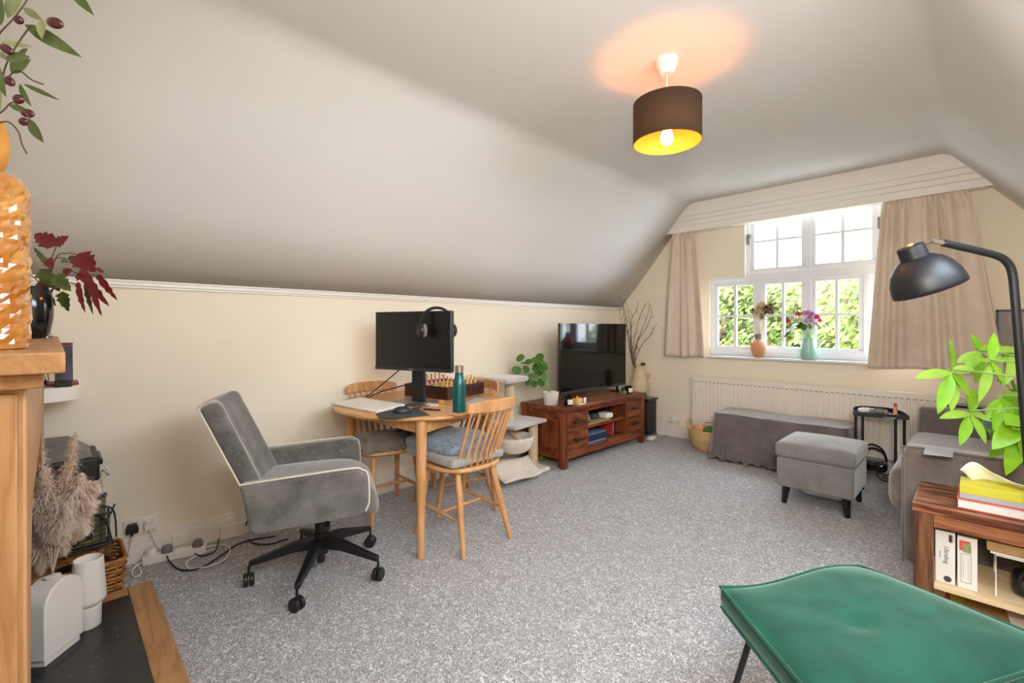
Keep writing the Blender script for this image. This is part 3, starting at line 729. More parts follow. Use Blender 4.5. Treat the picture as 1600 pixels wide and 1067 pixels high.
leaves = [((38,38),(122,86),19,0),((36,12),(66,32),11,1),((105,-25),(144,22),15,0),((66,30),(64,60),14,1),((12,28),(34,-18),22,1),((2,40),(-6,-20),20,0),
          ((0,66),(50,72),9,1),((8,92),(44,88),16,0),((44,76),(20,98),12,0),((16,112),(46,92),24,0),((-8,80),(20,96),8,1),((36,131),(90,155),7,0),
          ((30,132),(46,165),9,0),((32,130),(38,158),8,1),((14,164),(48,176),9,0),((44,186),(66,222),15,0),((0,120),(-3,170),12,1),((-5,100),(6,150),14,0),((30,0),(62,-24),10,0),((0,10),(-20,60),16,1),((0,175),(-30,150),14,0)]
for i, (a, b, w_, c) in enumerate(leaves):
    lm = MB(); dd = random.uniform(-.03, .03)
    leaf_mesh(lm, P3(*a, dd), P3(*b, dd+random.uniform(-.02, .02)), -FW, 1.3*w_*D0/F/1.25, n=7, fold=.2, droop=.08)
    lm.build('leaf', ['olive_leaf', 'olive_leaf_pale'][c], ob, world=True, smooth=60)
for (x, y, rx, ry, tl) in ((86,36,15,7.5,12),(29,31,8,6,20),(10,77,13,6,30),(15,127,10,6,45),(29,155,9,6.5,0),(43,177,12,6,8),(37,190,7,6,60)):
    s_ = D0/F/1.35; mb = MB(); R3 = Matrix((RT, -FW, Vector((0, 0, 1)))).transposed() @ Matrix.Rotation(math.radians(tl), 3, 'Y')
    mb.ball(P3(x, y, -.03), (1.2*rx*s_/1.05, 1.2*ry*s_, 1.2*ry*s_*1.2), 12, 8, R3); mb.build('olive', 'olive', ob, world=True)
# begonia in a dark glass pot
q = onz(62, 530, 1.1845); bx, by_ = -2.26, -.062
bp = thing('glass_planter', 'black glossy ribbed glass planter on the far end of the mantel', 'planter', (bx, by_, 1.1850))
mb = MB(); mb.lathe([(.0, 0), (.040, .0), (.052, .02), (.060, .07), (.060, .11), (.055, .15), (.046, .175), (.042, .175), (.05, .15), (.055, .11), (.05, .02), (0, .01)], 40, rfun=lambda a, z: 1+.03*abs(math.sin(a*6))); mb.build('bowl', 'gloss_black', bp)
bg = thing('begonia_plant', 'begonia with wine-red and green leaves growing in the black planter', 'plant', (bx, by_, 1.30))
DB = 1.66
def PB(px, py, dd=0): return atd(px, py, DB+dd)
mb = MB(); mb.lathe([(0, 1.185+.012), (.045, 1.185+.03), (.048, 1.185+.10), (0, 1.185+.115)], 16, (bx, by_, 0)); mb.build('soil', 'twig', bg, world=True)
bl = [((88,384),(50,363),24,1,0),((88,384),(106,368),20,1,0),((122,396),(148,425),30,1,0),((108,400),(136,424),10,0,.02),((78,415),(50,385),8,0,0),((62,420),(92,455),20,0,-.03),
      ((100,430),(112,420),16,1,-.02),((120,428),(145,436),18,1,0),((130,430),(168,478),13,1,0),((122,440),(130,489),9,1,-.02),((135,440),(142,492),9,0,.0),((140,432),(155,494),11,1,-.03),((152,428),(182,470),10,1,.0),
      ((98,455),(105,487),18,0,-.05),((85,430),(110,455),20,0,-.04),((150,420),(164,426),8,1,0),((74,405),(82,418),14,1,-.03),((95,405),(108,410),9,0,0),((60,440),(85,478),16,1,-.02)]
for i, (a, b, w_, c, dd) in enumerate(bl):
    lm = MB(); nz_ = random.uniform(0, 6)
    leaf_mesh(lm, PB(*a, dd), PB(*b, dd+random.uniform(-.03, .03)), -FW+Vector((0, 0, .4)), 1.25*w_*DB/F/1.2, n=10, fold=.22, droop=.12, shape=lambda u: (math.sin(PI*u**.6)**.8)*(1+.25*math.sin(u*26+nz_)))
    lm.build('leaf', ['beg_green', 'beg_red'][c], bg, world=True, smooth=60)
mb = MB()
for pts in ([(70,470),(76,420),(88,384)], [(72,470),(86,405),(105,396),(122,398)], [(74,470),(100,425),(125,428),(150,430)], [(72,470),(82,412),(96,402)], [(75,460),(95,440),(122,446)], [(70, 465), (60, 440), (44, 428)]):
    mb.tube(curve_pts([PB(*q_) for q_ in pts], 5), .0018, 5)
mb.build('stem', 'twig', bg, world=True)
mb = MB(); q = onz(93, 528, 1.1845); mb.lathe([(0, 0), (.016, 0), (.018, .006), (.012, .012), (.014, .018), (.0, .02)], 16, (q.x-.08, -.02, 1.185)); mb.lathe([(0, .0), (.006, .0), (.007, .025), (0, .03)], 10, (q.x-.055, -.02, 1.185))
tag(mb.build('candle_snuffer', 'chrome'), 'tiny chrome ornament on the far corner of the mantel', 'ornament')
# ---- alcove beyond the fireplace
def wallshelf(z0, z1, x1, y1, label):
    mb = MB(); r = .12; pts = [(LX+.002, NY+.002), (x1, NY+.002)] + [(x1-r+r*math.cos(a), y1-r+r*math.sin(a)) for a in [math.radians(d) for d in range(0, 91, 9)]] + [(LX+.002, y1)]
    return tag(mb.prism(pts, z0, z1).build('wall_shelf', 'trim', bevel=.003), label, 'shelf')
wallshelf(.900, .962, -2.77, .085, 'thick white wall shelf with a rounded corner in the alcove')
def local(px, py, x): return onx(px, py, x)
cb = thing('coffee_bag', 'slate lilac foil bag standing on the white alcove shelf', 'bag', (-2.93, .03, .9735))
mb = MB(); mb.grid(lambda u, v: Vector(((u-.5)*.075*(1-.05*v), .022*(1-v)*math.cos(PI*(u-.5))+.002, v*.165)), 8, 8); mb.grid(lambda u, v: Vector(((.5-u)*.075*(1-.05*v), -.022*(1-v)*math.cos(PI*(u-.5))-.002, v*.165)), 8, 8)
mb.build('pouch', 'lilac_bag', cb)
MB().box((-.036, -.004, .166), (.036, .004, .178)).build('sealed_top', 'wine', cb)
cb.rotation_euler[2] = math.radians(50)
tag(MB().box((-3.03, -.05, .9635), (-2.86, .078, .9725)).build('booklet', 'wine', bevel=.001), 'thin wine-red booklet lying under the foil bag on the alcove shelf', 'booklet')
tag(MB().box((-2.85, .0, .9635), (-2.79, .055, .990)).build('gift_box', 'gloss_black', bevel=.002), 'small black box on the front of the white alcove shelf', 'box')
for (x, y, h) in ((-2.90, -.09, .13), (-2.86, -.05, .10)):
    mb = MB(); mb.lathe([(0, 0), (.028, 0), (.034, .03), (.030, .06), (.014, .085), (.014, h-.01), (.018, h), (0, h)], 20, (x, y, .9635))
    tag(mb.build('glass_bottle', 'chrome'), ['taller','shorter'][h < .12] + ' mirrored bottle behind the small black box on the alcove shelf', 'bottle')
pr = thing('printer', 'black printer with a grey sloping lid on a bracket in the alcove', 'printer', (-2.93, -.05, .565))
X0, X1, Ya, Yb = -3.085, -2.775, -.26, .145
MB().box((X0, Ya, .535), (X1, Yb, .64)).build('body', 'black', pr, world=True, bevel=.01)
mb = MB(); vs = [(X0+.01, Ya, .641), (X1-.01, Ya, .641), (X1-.01, Yb-.02, .641), (X0+.01, Yb-.02, .641), (X0+.05, Ya, .715), (X1-.10, Ya, .715), (X1-.12, Yb-.10, .71), (X0+.05, Yb-.10, .71)]
mb.add(vs, [(0, 3, 2, 1), (4, 5, 6, 7), (0, 1, 5, 4), (1, 2, 6, 5), (2, 3, 7, 6), (3, 0, 4, 7)]); mb.build('lid', 'pvc_grey', pr, world=True, bevel=.008)['label'] = 'grey sloping lid'
MB().box((X0+.08, Yb+.001, .60), (X1-.03, Yb+.012, .625)).build('paper_slot', 'gloss_black', pr, world=True, bevel=.003)
tag(MB().box((LX+.002, NY+.002, .514), (-2.79, .10, .534)).build('wall_shelf', 'black', bevel=.002), 'slim black shelf carrying the printer in the alcove', 'shelf')
cable('white cable looping out of the printer front and down the alcove wall', [Vector((-2.80, .155, .60)), Vector((-2.76, .17, .585)), Vector((-2.79, .175, .55)), Vector((-2.86, .16, .56)), Vector((-3.0, .16, .5)), Vector((-3.07, .17, .44)), Vector((-3.06, .18, .36))])
# wicker basket, woven
def wicker(name, label, x0, x1, y0, y1, z0, z1, rows=9):
    t = thing(name, label, 'basket', ((x0+x1)/2, (y0+y1)/2, z0)); cx, cy_ = (x0+x1)/2, (y0+y1)/2; hx, hy = (x1-x0)/2, (y1-y0)/2
    per = roundrect(0, 0, hx, hy, .03, 4); 
    def along(s_):
        pts = [Vector((p[0], p[1], 0)) for p in per]; L = [(pts[(i+1) % len(pts)]-pts[i]).length for i in range(len(pts))]; T = sum(L); s_ = (s_ % 1)*T
        for i, l in enumerate(L):
            if s_ <= l: return pts[i].lerp(pts[(i+1) % len(pts)], s_/l if l else 0)
            s_ -= l
        return pts[0]
    N = 26; mb = MB()
    for k in range(N):
        p = along(k/N); mb.tube([p*.94+Vector((0, 0, .004)), p+Vector((0, 0, z1-z0-.01))], .004, 5)
    mb.build('stake', 'wicker', t); mb = MB()
    for j in range(rows):
        z = .012+(z1-z0-.03)*j/(rows-1); f = .94+.06*z/(z1-z0)
        pts = []
        for k in range(N*3):
            p = along(k/(N*3)); n = p.normalized(); pts.append(p*f + n*.005*math.cos(PI*k/3+PI*(j % 2)) + Vector((0, 0, z)))
        mb.tube(pts, (z1-z0)/rows*.36, 5, closed=True)
    o = mb.build('weave', 'wicker', t); o['kind'] = 'stuff'
    mb = MB(); pts = [along(k/60)+Vector((0, 0, z1-z0-.008)) for k in range(60)]
    mb.tube(pts, .0085, 8, closed=True); mb.build('rim', 'wicker', t)
    MB().box((-hx+.012, -hy+.012, .001), (hx-.012, hy-.012, .006)).build('floor_mat', 'wicker', t)
    return t
wicker('wicker_basket', 'small brown wicker basket on the carpet beyond the hearth', -3.05, -2.76, -.20, .235, .002, .165)
tag(MB().rbox((-2.92, .10, .06), (.20, .20, .10), .03, n=3).build('black_pouch', 'black'), 'black pouch lying inside the brown wicker basket', 'pouch')
# wire rack and the framed things in it
wr = thing('wire_rack', 'black wire grid rack standing behind the wicker basket', 'rack', (-2.97, -.05, .17))
mb = MB(); x = -2.965; zb, zt = .178, .325; y0, y1 = -.24, .19
for k in range(15): y = y0+(y1-y0)*k/14; mb.cyl((x, y, zb), (x, y, zt), .0016, n=5)
for k in range(7): z = zb+(zt-zb)*k/6; mb.cyl((x, y0, z), (x, y1, z), .0016, n=5)
mb.tube([(x, y0, zt), (x, y1, zt), (x, y1, zb), (x, y0, zb)], .004, 6, closed=True)
for (y) in (y0, y1): mb.tube([(x, y, zb), (x-.1, y, zb), (x-.1, y, zt), (x, y, zt)], .003, 6)
mb.build('wire_grid', 'blackm', wr, world=True)
MB().box((x-.105, y0, zb-.006), (x+.004, y1, zb-.001)).build('tray', 'blackm', wr, world=True)
bx_ = thing('board_game_box', 'olive box with a black edge leaning upright in the wire rack', 'box', (-3.0, .1, .18))
MB().box((-3.015, -.12, .18), (-2.99, .178, .398)).build('box', 'olive_card', bx_, world=True, bevel=.002)
MB().box((-3.018, -.125, .3985), (-2.985, .182, .414)).build('edge', 'black', bx_, world=True, bevel=.003)
MB().box((-2.9895, -.06, .20), (-2.9885, .13, .34)).build('printed_panel', 'slate', bx_, world=True, smooth=0)
mb = MB()
for (a, b, c, d) in ((-.062, .132, .338, .342), (-.062, .132, .198, .202), (-.064, -.060, .198, .342), (.130, .134, .198, .342)): mb.box((-2.988, a, c), (-2.987, b, d))
mb.build('yellow_line', 'yellow', bx_, world=True, smooth=0)
MB().box((-2.9895, .09, .37), (-2.9885, .16, .388)).build('price_sticker', 'paper', bx_, world=True, smooth=0)
for k, pts in enumerate(([(-2.95, -.1, .33), (-2.92, .0, .38), (-2.93, .1, .37), (-2.95, .17, .30), (-2.94, .2, .18)], [(-2.94, .03, .16), (-2.93, .05, .28), (-2.95, .12, .36), (-2.96, .2, .34), (-2.96, .215, .2)], [(-2.95, -.05, .26), (-2.92, .06, .22), (-2.93, .12, .26), (-2.95, .18, .30), (-2.97, .21, .36)])):
    cable(['black cable arching over the top of the wire rack', 'black cable rising from the wicker basket across the rack', 'black cable drooping across the middle of the wire rack'][k], [Vector(p) for p in pts], .004, 'black')
# arched vase + pampas + cup lamp on the hearth
av = thing('arched_vase', 'white ceramic arched slab vase on the hearth holding pampas grass', 'vase', (-2.362, -.005, .0405)); av.rotation_euler[2] = math.radians(140)
mb = MB(); w_, h_, t_ = .080, .275, .085
pr_ = [(-w_, .022), (w_, .022)] + [(w_*math.cos(a), h_-w_+w_*math.sin(a)) for a in [PI*k/16 for k in range(17)]]
vs = [(x, y, z) for y in (-t_/2, t_/2) for (x, z) in pr_]; n = len(pr_)
mb.add(vs, [tuple(range(n)), tuple(range(2*n-1, n-1, -1))] + [(i, n+i, n+(i+1) % n, (i+1) % n) for i in range(n)])
mb.build('body', 'ceram_w', av, bevel=.005, segs=3)
MB().box((-w_+.008, -t_/2+.006, 0), (w_-.008, t_/2-.006, .021)).build('foot', 'ceram_w', av, bevel=.002)
MB().lathe([(.020, h_+.0005), (.024, h_+.006), (.018, h_+.008)], 20).build('mouth', 'ceram_w', av)
pg = thing('pampas_grass', 'bushy bunch of dried blush pampas grass in the arched vase', 'dried grass', (-2.362, -.005, .32))
base_ = Vector((-2.362, -.005, .327))
tips = [(150, 770, .05), (146, 790, -.03), (132, 815, .12), (120, 840, .1), (58, 672, 0), (118, 676, .05), (152, 762, .0), (140, 800, .1), (135, 832, .05), (70, 730, -.1), (100, 865, .15), (62, 895, .0), (40, 800, -.1), (128, 740, -.05), (85, 820, .12), (50, 850, .1), (110, 800, -.08)]
for i, (px, py, dd) in enumerate(tips):
    tip = atd(px, py, 1.72+dd*.6); rnd = random.Random(i)
    mid = base_.lerp(tip, .55)+Vector((0, 0, .13 if py > 750 else .03))
    ctr = curve_pts([base_, base_.lerp(mid, .5)+Vector((0, 0, .02)), mid, tip], 8); mb = MB(); mb.tube(ctr, .0015, 4)
    NF = 1300; m_ = len(ctr)-1
    for k in range(NF):
        u = .25+.75*rnd.random(); f = u*m_; a = int(min(f, m_-1)); p = ctr[a].lerp(ctr[a+1], f-a); d = (ctr[a+1]-ctr[a]).normalized()
        out = Vector((rnd.gauss(0, 1), rnd.gauss(0, 1), rnd.gauss(0, 1))); out = (out-d*out.dot(d)).normalized()
        L = .050*math.sin(PI*min(1, (u-.2)/.8)*.85+.35)*rnd.uniform(.5, 1.3); e1 = p + out*L*.55 + d*L*.5; e2 = p + out*L*.85 + d*L*rnd.uniform(.5, 1.0) - Vector((rnd.uniform(-.3, .3)*L, rnd.uniform(-.3, .3)*L, L*.55)); s_ = d.cross(out)*.0013
        mb.add([p-s_, p+s_, e1+s_*1.3, e1-s_*1.3, e2], [(0, 1, 2, 3), (3, 2, 4)])
    mb.build('plume', 'pampas', pg, world=True, smooth=0)
cl = thing('cup_vase', 'white two-part ceramic cup vase beside the arched vase', 'vase', (-2.48, .095, .0405))
MB().lathe([(.0, 0), (.038, 0), (.040, .004), (.041, .085), (.0, .085)], 40).build('base', 'ceram_w', cl, bevel=.001)
MB().lathe([(.0, .0865), (.040, .0865), (.053, .100), (.056, .112), (.0465, .265), (.044, .268), (.042, .264), (.051, .115), (0, .1)], 40).build('cup', 'ceram_w', cl)

# ================================================================== TELEVISION UNIT
tv = thing('tv_unit', 'reddish-brown wooden TV cabinet with four drawers by the left wall', 'cabinet', (-2.74, 3.785, 0))
CX0, CX1, CY0, CY1 = -3.0, -2.505, 3.10, 4.47
MB().box((CX0-.01, CY0-.012, .488), (CX1+.012, CY1+.012, .53)).build('top', 'cherry', tv, world=True, bevel=.004)
for (x0, x1) in ((CX1-.055, CX1), (CX0, CX0+.055)):
    for (y0, y1) in ((CY0, CY0+.065), (CY1-.065, CY1)): MB().box((x0, y0, 0.001), (x1, y1, .487)).build('leg', 'cherry_v', tv, world=True, bevel=.003)
MB().box((CX1-.045, CY0+.0655, .075), (CX1-.004, CY1-.0655, .148)).build('bottom_rail', 'cherry', tv, world=True, bevel=.002)
MB().box((CX1-.045, CY0+.0655, .462), (CX1-.008, CY1-.0655, .4875)).build('top_rail', 'cherry', tv, world=True, bevel=.001)
MB().box((CX0+.01, CY0+.0655, .135), (CX1-.046, CY1-.0655, .147)).build('bottom_board', 'cherry', tv, world=True)
for (y0, y1) in ((CY0+.015, CY0+.035), (CY1-.035, CY1-.015)):
    MB().box((CX0+.056, y0, .16), (CX1-.056, y1, .40)).build('side_panel', 'cherry_v', tv, world=True)
    MB().box((CX0+.056, y0-.008, .075), (CX1-.056, y1+.008, .1595)).build('side_rail', 'cherry', tv, world=True, bevel=.002)
    MB().box((CX0+.056, y0-.008, .4005), (CX1-.056, y1+.008, .487)).build('side_rail', 'cherry', tv, world=True, bevel=.002)
DIV = (3.455, 4.115)
for y in DIV: MB().box((CX0+.03, y-.012, .149), (CX1-.006, y+.012, .4615)).build('divider', 'cherry_v', tv, world=True, bevel=.001)
MB().box((CX0+.006, CY0+.066, .149), (CX0+.014, CY1-.066, .46)).build('back_panel', 'slate', tv, world=True)
MB().box((CX0+.03, DIV[0]+.0125, .292), (CX1-.03, DIV[1]-.0125, .322)).build('shelf', 'cherry', tv, world=True, bevel=.003)
for (y0, y1) in ((CY0+.068, DIV[0]-.014), (DIV[1]+.014, CY1-.068)):
    for (z0, z1) in ((.152, .302), (.307, .459)):
        d = MB().box((CX1-.35, y0, z0), (CX1-.001, y1, z1)).build('drawer', 'cherry', tv, world=True, bevel=.003)
        ym = (y0+y1)/2; zm = (z0+z1)/2+.005; hb = MB()
        hb.box((CX1+.014, ym-.055, zm-.008), (CX1+.022, ym+.055, zm+.008)); hb.box((CX1-.0005, ym-.052, zm-.006), (CX1+.0145, ym-.040, zm+.006)); hb.box((CX1-.0005, ym+.040, zm-.006), (CX1+.0145, ym+.052, zm+.006))
        hb.build('handle', 'blackm', d, world=True, bevel=.002)
# contents
tag(MB().box((-2.80, 3.50, .323), (-2.53, 3.86, .333)).build('folder', 'tan_paper', bevel=.001), 'tan card folder lying on the middle shelf of the TV cabinet', 'folder')
tag(MB().rbox((-2.62, 3.90, .352), (.12, .12, .055), .02, n=3).build('white_case', 'paper'), 'white rounded case at the right of the TV cabinet shelf', 'case')
tag(MB().rbox((-2.66, 3.74, .36), (.1, .11, .05), .015, n=3).build('camera_bag', 'slate'), 'dark camera pouch in the middle of the TV cabinet shelf', 'pouch')
mb = MB(); mb.tube([(-2.62, 3.60+.035*math.cos(a), .335+.055*math.sin(a)) for a in [PI*k/10 for k in range(11)]], .008, 8)
tag(mb.build('headband', 'pale_grey'), 'pale grey headphone band standing on the cabinet shelf', 'headband')
tag(MB().box((-2.70, 3.48, .3235), (-2.56, 3.57, .345)).build('small_case', 'dkblue', bevel=.004), 'small dark blue case at the left of the cabinet shelf', 'case')
tag(MB().box((-2.90, 3.475, .1485), (-2.53, 3.78, .158)).build('magazine', 'blue_card', bevel=.001), 'blue magazine lying at the bottom of the TV cabinet', 'magazine')
tag(MB().box((-2.90, 3.48, .159), (-2.55, 3.84, .215)).build('game_console', 'dkblue', bevel=.006), 'dark blue console box in the lower bay of the TV cabinet', 'console')
tag(MB().box((-2.89, 3.49, .216), (-2.56, 3.83, .222)).build('paper_sheet', 'blue_card', bevel=.001), 'pale blue folder on top of the dark console box', 'folder')
ca = thing('game_case', 'red and blue case standing upright at the right of the lower bay', 'case', (-2.62, 3.98, .15))
MB().box((-2.74, 3.96, .149), (-2.57, 3.975, .285)).build('case', 'blue_card', ca, world=True, bevel=.001)
MB().box((-2.738, 3.9575, .155), (-2.572, 3.9595, .275)).build('cover', 'red', ca, world=True, smooth=0)
# television
t = thing('television', 'large black flat-screen television on the wooden cabinet', 'television', (-2.735, 3.875, .531))
TX = -2.715
MB().box((TX-.03, 3.315, .598), (TX, 4.435, 1.262)).build('housing', 'gloss_black', t, world=True, bevel=.002)
for o in []: pass
MB().box((TX+.0003, 3.323, .628), (TX+.0018, 4.427, 1.256)).build('screen', 'screen', t, world=True, smooth=0)
MB().box((TX+.0003, 3.318, .600), (TX+.004, 4.432, .622)).build('chin', 'bezel', t, world=True, bevel=.001)['label'] = 'steel-grey strip below the screen'
for y in (3.46, 4.29):
    mb = MB(); mb.box((TX-.10, y-.008, .5315), (TX+.09, y+.008, .542)); mb.box((TX-.028, y-.008, .542), (TX-.004, y+.008, .5975)); mb.build('foot', 'gloss_black', t, world=True, bevel=.002)
# things on the cabinet
def candle(y, x, label):
    c = thing('jar_candle', label, 'candle', (x, y, .531), group='black jar candles on the TV cabinet')
    MB().lathe([(.0, 0), (.038, 0), (.040, .004), (.040, .075), (.036, .075), (.036, .06), (0, .06)], 28).build('jar', 'gloss_black', c)
    mb = MB(); mb.grid(lambda u, v: Vector((.0407*math.cos(-1.0+u*1.7), .0407*math.sin(-1.0+u*1.7), .012+.045*v)), 10, 2); mb.build('paper_label', 'paper', c)
    return c
candle(3.24, -2.565, 'black jar candle with a cream label, left end of the cabinet')
candle(4.30, -2.60, 'black jar candle with a cream label, right end of the cabinet')
pp = thing('plant_pot', 'white ceramic pot on the left end of the TV cabinet', 'pot', (-2.70, 3.16, .531))
MB().lathe([(0, 0), (.058, 0), (.062, .005), (.072, .115), (.066, .117), (.060, .10), (0, .098)], 36).build('pot', 'ceram_p', pp)
pl = thing('pilea_plant', 'green round-leaved plant growing in the white pot beside the TV', 'plant', (-2.70, 3.16, .632))
DP = 4.15
lv = [(813,559,9),(826,565,8),(838,563,10),(807,578,9),(822,577,8),(843,558,9),(838,574,9),(849,568,8),(831,590,10),(848,584,9),(845,596,8),(835,600,7),(825,597,7),(850,575,8),(840,584,8),(818,567,6),(846,600,6),(843,566,9),(851,591,7)]
sm = MB(); st0 = Vector((-2.70, 3.16, .634))
for i, (px, py, r) in enumerate(lv):
    p = atd(px, py, DP-.10+.16*random.random()); rr = r*.85*DP/F
    n_ = (Vector((.5, -.6, .5))+Vector([random.uniform(-.5, .5) for _ in range(3)])).normalized(); X = frame_matrix(p, n_, (1, 0, 0))
    lm = MB(); lm.v = [tuple(X @ Vector((0, 0, -.10*rr)))] + [tuple(X @ Vector((rr*math.cos(a)*1.0, rr*math.sin(a)*.9, 0))) for a in [2*PI*k/14 for k in range(14)]]
    lm.f = [(0, 1+k, 1+(k+1) % 14) for k in range(14)]; lm.build('leaf', 'pilea', pl, world=True)
    sm.tube(curve_pts([st0, st0.lerp(p, .5)+Vector((0, 0, .02)), p-n_*.004], 4), .0016, 5)
sm.build('stem', 'stem_g', pl, world=True)
mb = MB(); mb.box((-2.62, 3.32, .5315), (-2.50, 3.42, .537)); tag(mb.build('paper_note', 'paper', bevel=.001), 'white card lying at the front left of the TV cabinet', 'card')
wo = thing('wooden_puzzle', 'small pale wooden toy block on the TV cabinet beside the candle', 'toy', (-2.56, 3.40, .538))
MB().rbox((-2.56, 3.37, .562), (.06, .09, .045), .012, n=3).build('block', 'chess_yel', wo, world=True); MB().ball((-2.56, 3.36, .592), .010).build('knob', 'chess_yel', wo, world=True)
MB().box((-2.53, 3.42, .538), (-2.525, 3.45, .585)).build('card', 'paper', wo, world=True)
su = thing('succulent', 'tiny succulent in a square glass cup, right of the TV', 'plant', (-2.58, 4.16, .531))
MB().box((-.028, -.028, 0), (.028, .028, .045)).build('glass_cup', 'olive_card', su, bevel=.003)
mb = MB()
for k in range(26):
    a = k*2.4; rr = .008+.02*(k/26); leaf_mesh(mb, (0, 0, .046), (rr*1.6*math.cos(a), rr*1.6*math.sin(a), .05+.04*(1-k/30)), (0, 0, 1), .014, n=3)
mb.build('rosette', 'pilea', su)
# tower heater, jug, branches
th = thing('tower_speaker', 'black ribbed floor-standing speaker tower in the corner', 'speaker', (-2.68, 4.78, 0))
mb = MB(); mb.box((-2.86, 4.69, .022), (-2.60, 4.90, .40)); mb.build('body', 'black', th, world=True, bevel=.008)
mb = MB(); mb.box((-2.875, 4.675, .4005), (-2.585, 4.915, .425)); mb.build('lid', 'gloss_black', th, world=True, bevel=.006)
mb = MB(); mb.box((-2.865, 4.69, .001), (-2.595, 4.905, .0215)); mb.build('plinth', 'grey_metal', th, world=True, bevel=.003)
for k in range(14):
    z = .05+.024*k; MB().box((-2.615, 4.682, z), (-2.5985, 4.895, z+.008)).build('rib', 'blackm', th, world=True, smooth=0)
jg = thing('stoneware_jug', 'large cream stoneware jug behind the TV holding bare branches', 'jug', (-2.755, 4.79, .4262))
MB().lathe([(0, 0), (.070, 0), (.095, .03), (.108, .09), (.103, .15), (.084, .20), (.068, .245), (.066, .30), (.072, .345), (.076, .36), (.068, .362), (.06, .33), (.058, .26), (0, .25)], 44).build('body', 'ceram_c', jg)
hd = [Vector((0, 0, 0))]
dirh = RT*.9-FW*.2; dirh.z = 0; dirh.normalize()
mb = MB(); mb.tube(curve_pts([dirh*.062+Vector((0, 0, .285)), dirh*.105+Vector((0, 0, .275)), dirh*.122+Vector((0, 0, .235)), dirh*.115+Vector((0, 0, .19)), dirh*.098+Vector((0, 0, .165))], 5), .010, 10, flat=1.4); mb.build('handle', 'ceram_c', jg)
br = thing('bare_branches', 'bare curly brown branches standing in the cream jug', 'branch', (-2.755, 4.79, .70))
DJ = 5.28; root = Vector((-2.755, 4.79, .70))
for i, pts in enumerate(([(990, 565), (982, 530), (978, 495), (972, 472), (966, 462)], [(990, 566), (984, 528), (976, 500), (974, 478), (978, 465)], [(989, 566), (986, 540), (985, 512), (982, 485), (975, 468)], [(991, 566), (990, 535), (998, 500), (1006, 480), (1014, 470)], [(992, 566), (996, 535), (1008, 515), (1018, 490), (1014, 472)], [(992, 567), (1002, 540), (1015, 525), (1022, 512), (1027, 505)], [(990, 566), (993, 540), (1001, 520), (1012, 492), (1015, 475)], [(988, 566), (980, 520), (970, 500), (968, 480)], [(990, 566), (986, 520), (988, 495), (995, 485), (996, 470)])):
    mb = MB(); P = [root] + [atd(px, py, DJ+.05*math.sin(i*2+k)) for k, (px, py) in enumerate(pts)]; c_ = curve_pts(P, 6)
    mb.tube(c_, [.0055*(1-.75*k/len(c_)) for k in range(len(c_))], 5)
    for j in (10, 14, 18, 22):
        if j < len(c_): 
            q = c_[j]; e = q+Vector((random.uniform(-.05, .05), random.uniform(-.04, .04), random.uniform(.04, .09))); mb.tube([q, (q+e)/2+Vector((.008, 0, 0)), e], [.0025, .002, .001], 4)
    mb.build('branch', 'pale_twig', br, world=True)
mb = MB(); mb.ball(root+Vector((.035, .02, .09)), (.028, .028, .03), 8, 6)
for k in range(30):
    a = k*2.4; leaf_mesh(mb, root+Vector((.035, .02, .085)), root+Vector((.035+.035*math.cos(a), .02+.035*math.sin(a), .075+.045*(k % 5)/4)), (0, 0, 1), .016, n=3)
mb.build('pine_cone', 'twig', br, world=True)
tag(MB().rbox((-2.93, 3.30, .026), (.25, .30, .05), .02, n=4).build('folded_cloth', 'green_cloth'), 'olive green cloth pushed under the left end of the TV cabinet', 'cloth')
tag(MB().rbox((-2.50, 4.60, .022), (.07, .10, .04), .018, n=3).build('white_shoe', 'paper'), 'small white object on the carpet beside the cabinet leg', 'trinket')
# ================================================================== CAT TREE
ct = thing('cat_tree', 'cream plush cat tree between the table and the TV cabinet', 'cat tree', (-2.82, 2.78, 0))
def plate(z, cx, cy, hx, hy, th_, name, mat='plush', a=0, r=.06):
    X = TR((cx, cy, z)) @ rot('Z', a); mb = MB(); mb.rbox((0, 0, 0), (2*hx, 2*hy, th_), min(th_/2*.98, .03), n=6)
    mb.v = [tuple(X @ Vector(q)) for q in mb.v]; return mb.build(name, mat, ct, world=True)
plate(.785, -2.86, 2.70, .18, .17, .045, 'top_platform', a=12)
plate(.415, -2.78, 2.80, .17, .23, .03, 'middle_platform', a=8)
plate(.022, -2.80, 2.76, .24, .24, .04, 'base', 'cream_plush')
mb = MB(); mb.cyl((-2.84, 2.78, .43), (-2.84, 2.78, .763), .042, n=24); mb.build('post', 'sisal', ct, world=True)
mb = MB(); mb.cyl((-2.72, 2.95, .042), (-2.72, 2.95, .40), .042, n=24); mb.build('post', 'sisal', ct, world=True)
mb = MB(); mb.cyl((-2.92, 2.64, .042), (-2.92, 2.64, .40), .042, n=24); mb.build('post', 'sisal', ct, world=True)
mb = MB()
def ham(u, v):
    a = -.2+u*3.5; r = .16*math.sin(PI*(.15+.8*v)); return Vector((-2.73+r*math.cos(a)*.9, 2.66+r*math.sin(a), .10+.20*(1-v)+.0))
mb.grid(lambda u, v: Vector((-2.70+.15*math.cos(2*PI*u)*math.sin(PI/2*v)**.7, 2.70+.16*math.sin(2*PI*u)*math.sin(PI/2*v)**.7, .19+.14*v*v)), 24, 8, wrap=True); mb.build('hammock', 'cream_plush', ct, world=True, solid=.006)
mb = MB(); mb.grid(lambda u, v: Vector((-2.62+.20*(v-.3)*math.cos(1.1*(u-.5)), 2.62+.42*(u-.5), .05+.10*(1-v)**2+.01*math.sin(6*u))), 12, 8); mb.build('ramp_cloth', 'cream_plush', ct, world=True, solid=.012)
